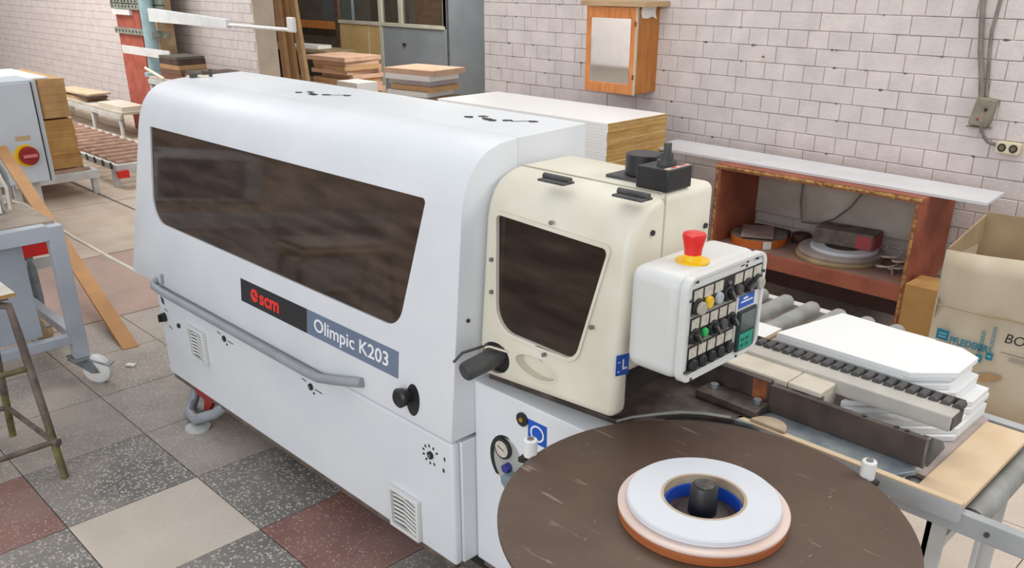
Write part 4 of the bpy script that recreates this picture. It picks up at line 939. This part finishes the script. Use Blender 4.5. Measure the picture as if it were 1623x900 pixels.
part('case_trim', MB().box((-4.60,1.065,.82),(-4.585,1.09,1.06)), WHPLAST, un)
part('back_plate', MB().box((-4.88,1.105,.8125),(-4.64,1.12,1.0)), PLASW, un, .002)
part('hose', MB().tube([(-4.7,1.0,1.07),(-4.70,1.06,1.09),(-4.72,1.14,1.06),(-4.74,1.175,.97),(-4.74,1.18,.88),(-4.72,1.16,.83)], .013, 8), GREYR, un)
part('hose', MB().tube([(-4.6,1.03,1.06),(-4.58,1.10,1.04),(-4.58,1.13,.94),(-4.6,1.13,.83)], .008, 8), CORDW, un)
single('extension_lead', MB().tube([(-3.787,1.44,.592),(-3.95,1.43,.60),(-4.2,1.40,.625),(-4.5,1.36,.66),(-4.70,1.31,.72),(-4.78,1.245,.80),(-4.80,1.20,.818),(-4.80,1.14,.818)], .008, 8), CORDW, 'cream cord stretched from the machine corner to the trolley', 'cord')
pd = Vector((-7.40,1.855,.715))-Vector((-4.53,1.545,.03)); pd0 = Vector((-4.53,1.545,.004))
F = frame(pd0, pd, Vector((0,1,0)).cross(pd).cross(pd)*-1)
side_v = Vector((.12,.99,0)).normalized()
up_v = side_v.cross(pd.normalized())*-1
Fp = Matrix(((pd.normalized().x, side_v.x, up_v.x, pd0.x), (pd.normalized().y, side_v.y, up_v.y, pd0.y), (pd.normalized().z, side_v.z, up_v.z, pd0.z), (0,0,0,1)))
single('long_plank', MB(Fp).box((0,-.05,0),(2.93,.032,.022)), PLANK, 'long tan plank leaning from the floor towards the grey cabinet', 'plank')
st = thing('tall_stool', 'rusty green tube stool with brown seat frame at the left edge', 'stool', (-3.68,.5,0))
LG = {'a':(-3.405,.805),'b':(-3.93,.765),'c':(-3.40,.22),'d':(-3.92,.20)}; TPp = {'a':(-3.60,.80),'b':(-3.80,.77),'c':(-3.60,.25),'d':(-3.80,.24)}
for k in 'abcd':
    x0, y0 = LG[k]; x1, y1 = TPp[k]; mx = lambda f: (x0+(x1-x0)*f, y0+(y1-y0)*f)
    lgp = part('leg', MB().tube([(*mx(.62),.45),(*mx(.8),.58),(*mx(1),.69),((x1+(-3.7-x1)*.35), y1+(.5-y1)*.25, .704)], .016, 10).tube([(*mx(.30),.22),(*mx(.62),.45)], .016, 10), RUSTB, st)
    part('leg_sleeve', MB().cyl((x0,y0,0),(*mx(.32),.235),.0145,.016,10), RUSTG, lgp)
A = lambda k, f: (LG[k][0]+(TPp[k][0]-LG[k][0])*f, LG[k][1]+(TPp[k][1]-LG[k][1])*f)
for a, b in ('ab','ac','bd','cd'): part('stretcher', MB().cyl((*A(a,.20),.15),(*A(b,.20),.15),.011,n=10), RUSTB, st)
for a, b in ('ac','bd'): part('stretcher', MB().cyl((*A(a,.62),.45),(*A(b,.62),.45),.012,n=10), RUSTG, st)
part('seat_frame', MB().box((-3.82,.22,.720),(-3.58,.80,.735)), RUSTB, st)
part('joint_bolt', MB().cyl((*A('a',.20),.15),(A('a',.20)[0]+.02,A('a',.20)[1]+.012,.15),.017,n=10), RUSTB, st)
for i, (lab, z, dx, dy, m) in enumerate((('lower pale board offcut lying on the rusty stool', .7355, 0, 0, M('pale_offcut',(216,214,206),(196,190,178),sc=8,rough=.6)), ('upper pale board offcut lying on the rusty stool', .7545, -.05, -.05, MATS['pale_offcut']))):
    t = thing('board_offcut', lab, 'offcut', (-3.66+dx,.55+dy,z), 'offcuts on the stool')
    part('face', MB().box((-3.80+dx,.28+dy,z+.001),(-3.55+dx,.82+dy,z+.0175)), m, t)
    part('bare_edge', MB().box((-3.5505+dx,.28+dy,z+.002),(-3.549+dx,.82+dy,z+.0165)).box((-3.80+dx,.82+dy,z+.002),(-3.55+dx,.8215+dy,z+.0165)), CHIP, t)
single('paper_scrap', MB().cbox((-4.30,1.44,.006), (.05,.03,.012), .6), WHPLAST, 'tiny white scrap lying on the floor near the castor', 'scrap', bevel=.004)

# ------------------------------------------------------------------ left background
gc = thing('electrical_cabinet', 'pale blue grey electrical cabinet with a red rotary switch', 'cabinet', (-7.72,1.5,0))
part('body', MB().box((-7.95,.75,.34),(-7.53,2.23,1.115)), CABG, gc, .006)
part('door', MB().box((-7.53,.78,.35),(-7.50,2.18,1.10)), CABG, gc, .004)
part('door_gasket', MB().box((-7.531,2.18,.35),(-7.510,2.192,1.10)), BLACK, gc)
for y in (.85,2.12): part('leg', MB().box((-7.75,y-.03,0),(-7.69,y+.03,.34)), PLASW, gc)
FG = frame((-7.50,0,0),(0,1,0),(0,0,1))
part('switch_plate', MB(FG).cyl((2.04,.565,0),(2.04,.565,.006),.085,n=24), YEL, gc)
part('rotary_switch', MB(FG).cyl((2.055,.565,.006),(2.055,.565,.05),.07,n=24), M('dark_red_switch',(150,24,30),(130,18,24)), gc, .006)
part('switch_handle', MB(FG).box((2.005,.555,.05),(2.105,.578,.07)), M('pale_red',(214,120,124)), gc)
part('switch_label', MB(FG).prism([(1.99,.68),(2.10,.68),(2.10,.715),(1.99,.715)], 0, .002), CARDIN, gc)
# low white steel roller track carrying bundled boards
def track(label, x0, x1, y0, y1, z, n, mat, g):
    t = thing('roller_track', label, 'conveyor', ((x0+x1)/2,(y0+y1)/2,0), g)
    part('rail', MB().box((x0,y0-.04,z-.07),(x1,y0,z-.01)), PLASW, t, .003); part('rail', MB().box((x0,y1,z-.07),(x1,y1+.04,z-.01)), PLASW, t, .003)
    part('end_bar', MB().box((x1,y0-.04,z-.08),(x1+.05,y1+.04,z-.01)), PLASW, t, .003)
    for k in range(n):
        x = x1-.07-k*(x1-x0-.14)/(n-1); r = min(.05, (x1-x0)/n*.20)
        part('roller', MB().cyl((x,y0+.002,z-r+.01),(x,y1-.002,z-r+.01),r,n=14), mat, t)
        part('roller_end', MB().cyl((x,y0-.046,z-r+.01),(x,y0-.04,z-r+.01),r*.8,n=10), BLACK, t)
    for x in (x0+.1, (x0+x1)/2, x1-.06):
        for y in (y0-.02, y1+.02): part('leg', MB().box((x-.025,y-.025,0),(x+.025,y+.025,z-.07)), PLASW, t)
    return t
track('low white steel roller track under the tan board bundles', -10.3, -8.30, 2.16, 2.78, .24, 9, BRROLL, 'low roller tracks at the left')
t2 = track('low roller track with many brown rollers behind the board bundles', -11.2, -8.42, 3.06, 3.66, .23, 14, BRROLL, 'low roller tracks at the left')
part('red_knob', MB().box((-8.40,3.02,.10),(-8.34,3.12,.17)), RED, t2, .006)
for lab, z0, nn, th, dx in (('lower bundle of tan boards standing on the white roller track', .255, 14, .030, 0), ('upper bundle of tan boards on top of the lower one', .69, 5, .066, -.04)):
    t = thing('board_bundle', lab, 'boards', (-8.9+dx,2.4,z0), 'bundled tan boards')
    for k in range(nn):
        e = rr.uniform(-.006,.006)
        part('board', MB().box((-9.5+dx,2.06+e,z0+k*th+.0003),(-8.40+dx+e-.02*k/nn,2.74+e-.01*k/nn,z0+(k+1)*th-.0003)), CARDT if nn > 6 else M('tan_bundle',(190,152,104),(172,134,88),sc=8,rough=.8,rnd=.05), t)
    if nn == 5:
        for y in (2.25,2.5): part('packing_strap', MB().box((-8.438,y,z0),(-8.430,y+.012,z0+.33)), M('strap_brown',(140,104,62)), t)
single('white_cover_sheet', MB().box((-9.5,2.0,1.023),(-8.48,2.62,1.034)), LAM, 'white sheet lying on top of the upper tan bundle', 'sheet')
# low benches along the wall
def bench(label, x0, x1, y0, y1, z, g):
    t = thing('low_bench', label, 'bench', ((x0+x1)/2,(y0+y1)/2,0), g)
    part('bench_top', MB().box((x0,y0,z-.03),(x1,y1,z)), M('bench_top',(196,188,174),(174,164,148),sc=5,rough=.7), t)
    part('front_rail', MB().box((x0,y0-.02,z-.075),(x1,y0+.01,z-.032)), PLASW, t)
    k = max(2, int((x1-x0)/.75)+1)
    for q in range(k):
        x = x0+.05+(x1-x0-.1)*q/(k-1)
        part('leg', MB().tube([(x-.07,y0+.02,z-.05),(x-.03,y0+.01,z-.09),(x,y0,z-.16),(x+.01,y0-.005,0)], .022, 8), PLASW, t)
        part('leg', MB().box((x-.02,y1-.05,0),(x+.02,y1-.01,z-.03)), PLASW, t)
bench('low white legged bench with boards along the far left wall', -14.6, -10.95, 4.12, 4.50, .32, None)
single('board_offcut', MB().cbox((-12.75,4.32,.34),(.95,.26,.04),.05), MDF, 'tan board lying at the left on the low bench', 'board', 'boards on the low bench')
single('board_offcut', MB().cbox((-12.65,4.33,.375),(1.0,.28,.028),-.06), DKBROWN, 'dark board resting on the left tan board of the bench', 'board', 'boards on the low bench')
single('board_offcut', MB().cbox((-12.78,4.33,.402),(1.1,.30,.022),.08), BEIGE, 'pale tan board topmost of the bench pile', 'board', 'boards on the low bench')
single('board_offcut', MB().box((-11.75,4.16,.3205),(-11.0,4.44,.375)), M('cream_panel',(216,208,192),(204,194,178),sc=5), 'thick cream panel lying at the right on the low bench', 'board', 'boards on the low bench')
# strapped column with pipe and swing arm
cl = thing('strapped_column', 'weathered wall column with red board, drilled straps and pale blue pipe', 'column', (-11.1,4.75,0))
part('core', MB().box((-11.62,4.60,0),(-10.64,4.80,3.0)), COLTAN, cl, .01)
part('red_board', MB().box((-11.72,4.56,.0),(-11.02,4.598,3.0)), COLRED, cl, .004)
part('brown_board', MB().box((-11.02,4.575,.0),(-10.80,4.598,3.0)), COLTAN, cl)
for z in (1.215,1.50,1.56):
    s_ = part('drilled_strap', MB().box((-11.76,4.53,z-.035),(-10.28,4.558,z+.035)), STRAP, cl)
    hm = MB()
    for q in range(12): hm.cyl((-11.7+q*.1,4.53,z),(-11.7+q*.1,4.526,z),.014,n=8)
    o = part('strap_holes', hm, BLACK, s_); o['kind'] = 'stuff'
part('white_wrap', MB().box((-11.15,4.345,.985),(-9.86,4.36,1.075)), WHPLAST, cl)
part('white_wrap', MB().box((-11.72,4.52,1.40),(-11.2,4.558,1.46)), WHPLAST, cl)
part('pipe', MB().cyl((-10.50,4.44,.80),(-10.50,4.44,3.0),.075,n=18), PIPEB, cl)
part('pipe_flange', MB().cyl((-10.50,4.44,.76),(-10.50,4.44,.80),.13,n=18), PIPEB, cl)
part('pipe_socket', MB().cyl((-10.50,4.44,.58),(-10.50,4.44,.76),.09,n=16), DGREY, cl)
part('pipe_clamp', MB().box((-10.60,4.42,1.19),(-10.40,4.53,1.24)), STRAP, cl)
ar = part('swing_arm', MB().add([(-10.44,4.42,1.36),(-8.60,4.42,1.36),(-8.60,4.42,1.44),(-10.44,4.42,1.50),(-10.44,4.48,1.36),(-8.60,4.48,1.36),(-8.60,4.48,1.44),(-10.44,4.48,1.50)], [(0,1,2,3),(7,6,5,4),(0,4,5,1),(1,5,6,2),(2,6,7,3),(3,7,4,0)]), M('white_arm',(222,226,226)), cl)
part('arm_rod', MB().cyl((-8.62,4.45,1.39),(-7.42,4.45,1.39),.018,n=10), WHPLAST, cl)
part('arm_end_plate', MB().box((-7.47,4.43,1.37),(-7.36,4.47,1.50)), WHPLAST, cl, .01)
part('arm_lever', MB().cyl((-10.45,4.30,.86),(-9.75,4.2,.80),.016,n=8), CORDW, cl)
# table with stacked boards right of the column
bench('narrow work bench with brown board stacks hidden behind the hood', -10.15, -8.2, 4.20, 4.62, .80, None)
for i, (m, th) in enumerate(((M('dark_olive_board',(96,90,78)), .03), (DKBROWN, .055), (M('tan_edge_board',(178,140,96)), .05), (M('brown_board_b',(120,88,66)), .05), (M('red_brown_board',(128,84,64)), .055))):
    z = .8005+[.21,.155,.105,.055,0][i]
    single('stacked_board', MB().cbox((-9.68+.006*i,4.40,z+th/2),(.44,.32,th-.002),.02*i), m, '%s brown board of the square pile right of the column' % from_top(i,5), 'board', 'square pile of boards')
for i, (m, th) in enumerate(((DKBROWN,.02),(M('dark_olive_board',(96,90,78)),.025),(M('red_brown_board',(128,84,64)),.09))):
    z = .8005+[.115,.09,0][i]
    single('stacked_board', MB().cbox((-8.85+(.12 if i == 0 else 0),4.42,z+th/2),(.95 if i else .5,.30,th-.002),.03*i), m, '%s board of the long flat pile left of the opening' % from_top(i,3), 'board', 'long flat pile of boards')

# ------------------------------------------------------------------ back room seen through the opening
bo = thing('office_booth', 'grey and ochre office booth with glazed top in the back room', 'booth', (-13.5,11,0))
def pane(x0, x1, ztop, lower, yl=9.35):
    part('lower_panel', MB().box((x0,yl,0),(x1,yl+.05,1.06)), lower, bo)
    part('glass_pane', MB().box((x0+.02,yl+.02,1.10),(x1-.02,yl+.03,ztop)), GLASS, bo)
    part('mullion', MB().box((x1-.05,yl-.02,0.0 if lower is BOOTHY else 1.06),(x1+.03,yl+.06,ztop)), BOOTHT, bo)
    part('sill', MB().box((x0,yl-.03,1.05),(x1,yl+.07,1.10)), BOOTHT, bo)
pane(-13.95,-12.70,2.6,BOOTHY); pane(-12.68,-12.15,2.6,BOOTHG); pane(-12.15,-11.02,2.6,BOOTHG)
part('ochre_seam', MB().box((-13.10,9.343,0),(-13.08,9.35,1.05)), BOOTHT, bo)
part('corner_post', MB().box((-11.06,9.33,0),(-10.94,9.44,2.6)), BOOTHG, bo)
part('corner_seam', MB().box((-10.97,9.322,0),(-10.935,9.335,2.6)), DGREY, bo)
part('side_panel', MB().box((-10.98,9.44,.05),(-10.93,12.5,2.6)), BOOTHG, bo)
part('base_trim', MB().box((-10.975,9.46,0),(-10.925,12.5,.05)), DKBROWN, bo)
part('door_handle', MB().box((-12.10,9.31,.76),(-12.05,9.35,.80)), BLACK, bo)
part('left_frame', MB().box((-16.6,9.35,.93),(-13.95,9.41,1.06)), ORSIDE, bo)
part('left_glass', MB().box((-16.6,9.37,1.06),(-13.98,9.38,2.6)), GLASS, bo)
part('left_post', MB().box((-14.06,9.33,0),(-13.95,9.42,2.6)), DKBROWN, bo)
part('back_panel', MB().box((-16.6,12.3,0),(-10.98,12.4,2.6)), M('booth_inside',(112,102,92),(92,84,76),sc=2,rough=.8), bo)
part('dark_panel', MB().box((-16.6,9.6,0),(-13.97,9.65,.93)), M('olive_dark_panel',(84,80,68),(70,66,56),sc=4,rough=.7), bo)
single('tall_locker', MB().box((-13.75,9.9,0),(-13.15,10.3,1.9)), DKBROWN, 'dark brown locker behind the booth glass', 'locker')
single('tall_locker', MB().box((-12.98,10.3,0),(-12.72,10.7,1.9)), ORSIDE, 'tan upright board behind the booth glass', 'board')
single('blue_panel', MB().box((-15.3,9.9,0),(-14.35,9.96,1.8)), M('pale_blue_panel',(150,166,182),(136,152,170),sc=3), 'pale blue panel seen through the left booth window', 'panel')
single('grey_crate', MB().box((-12.6,10.6,0),(-12.0,11.0,1.5)), M('grey_crate',(110,108,102)), 'grey cupboard behind the right booth glass', 'cupboard')
single('tan_upright', MB().box((-11.75,10.4,0),(-11.45,10.7,1.7)), M('tan_upright',(176,156,112)), 'tan cupboard end behind the right booth glass', 'cupboard')
t = thing('long_bench', 'old wooden work bench before the dark panel in the back room', 'bench', (-14.1,8.75,0))
part('bench_top', MB().box((-15.6,8.5,.61),(-13.15,9.1,.66)), M('old_bench_top',(150,132,104),(124,106,82),sc=4,rough=.8), t)
for x in (-15.5,-13.3): part('leg', MB().box((x,8.55,0),(x+.08,9.05,.61)), DKBROWN, t)
single('paper_pile', MB().cbox((-13.95,8.72,.69),(.75,.3,.055),.1), WHPLAST, 'white papers lying on the old work bench', 'papers')
for i, (lab, xb, xt, yb) in enumerate((('left of the tan planks leaning in the opening', -9.62, -9.82, 5.75), ('middle tan plank leaning in the opening', -9.50, -9.76, 5.80), ('right of the tan planks leaning in the opening', -9.32, -9.69, 5.85))):
    mb = MB().add([(xb-.05+.25,yb-.25,0),(xb+.05+.25,yb-.25,0),(xb+.05+.25,yb-.20,0),(xb-.05+.25,yb-.20,0),(xt-.06-.1,yb,2.3),(xt+.06-.1,yb,2.3),(xt+.06-.1,yb+.04,2.3),(xt-.06-.1,yb+.04,2.3)], [(0,3,2,1),(4,5,6,7),(0,1,5,4),(1,2,6,5),(2,3,7,6),(3,0,4,7)])
    single('leaning_plank', mb, (MDF, M('tan_edge_board',(178,140,96)), MDF)[i], lab, 'plank', 'leaning planks')
def pile(name, cx, cy, z0, rows, sx, sy, rot, mats, label, grp, th):
    for i in range(rows):
        z = z0+(rows-1-i)*th
        k = rr.uniform(.86,1.0) if i else 1.06
        single(name, MB().cbox((cx+rr.uniform(-.06,.06), cy+rr.uniform(-.06,.06), z+th/2), (sx*k, sy*k, th-.004), rot+rr.uniform(-.06,.06)), mats[i % len(mats)], '%s %s' % (from_top(i, rows), label), 'board', grp)
pile('tan_board', -11.42, 7.75, .002, 12, 0.84, .66, .05, [MDFP, MDFP, MDF], 'board of the tan pile in the back room', 'tan board pile', .0625)
pile('mixed_board', -9.62, 7.70, .28, 6, .84, .62, .12, [MDFP, LAM, M('pale_mauve_board',(190,180,186)), MDF, LAM, M('brown_board_c',(150,122,96))], 'board of the mixed pale pile by the booth', 'mixed board pile', .07)
single('white_crate', MB().box((-10.02,7.36,.0),(-9.2,8.0,.278)), M('pale_mauve_board',(190,180,186)), 'pale mauve block of boards under the mixed pile', 'boards', bevel=.004)
single('white_block', MB().box((-10.62,7.0,.36),(-10.14,7.34,.50)), LAM, 'upper white panel block between the two back room piles', 'panels', 'white blocks', bevel=.003)
single('white_block', MB().box((-10.64,6.98,.0),(-10.12,7.34,.358)), LAM, 'lower white panel block between the two back room piles', 'panels', 'white blocks', bevel=.003)
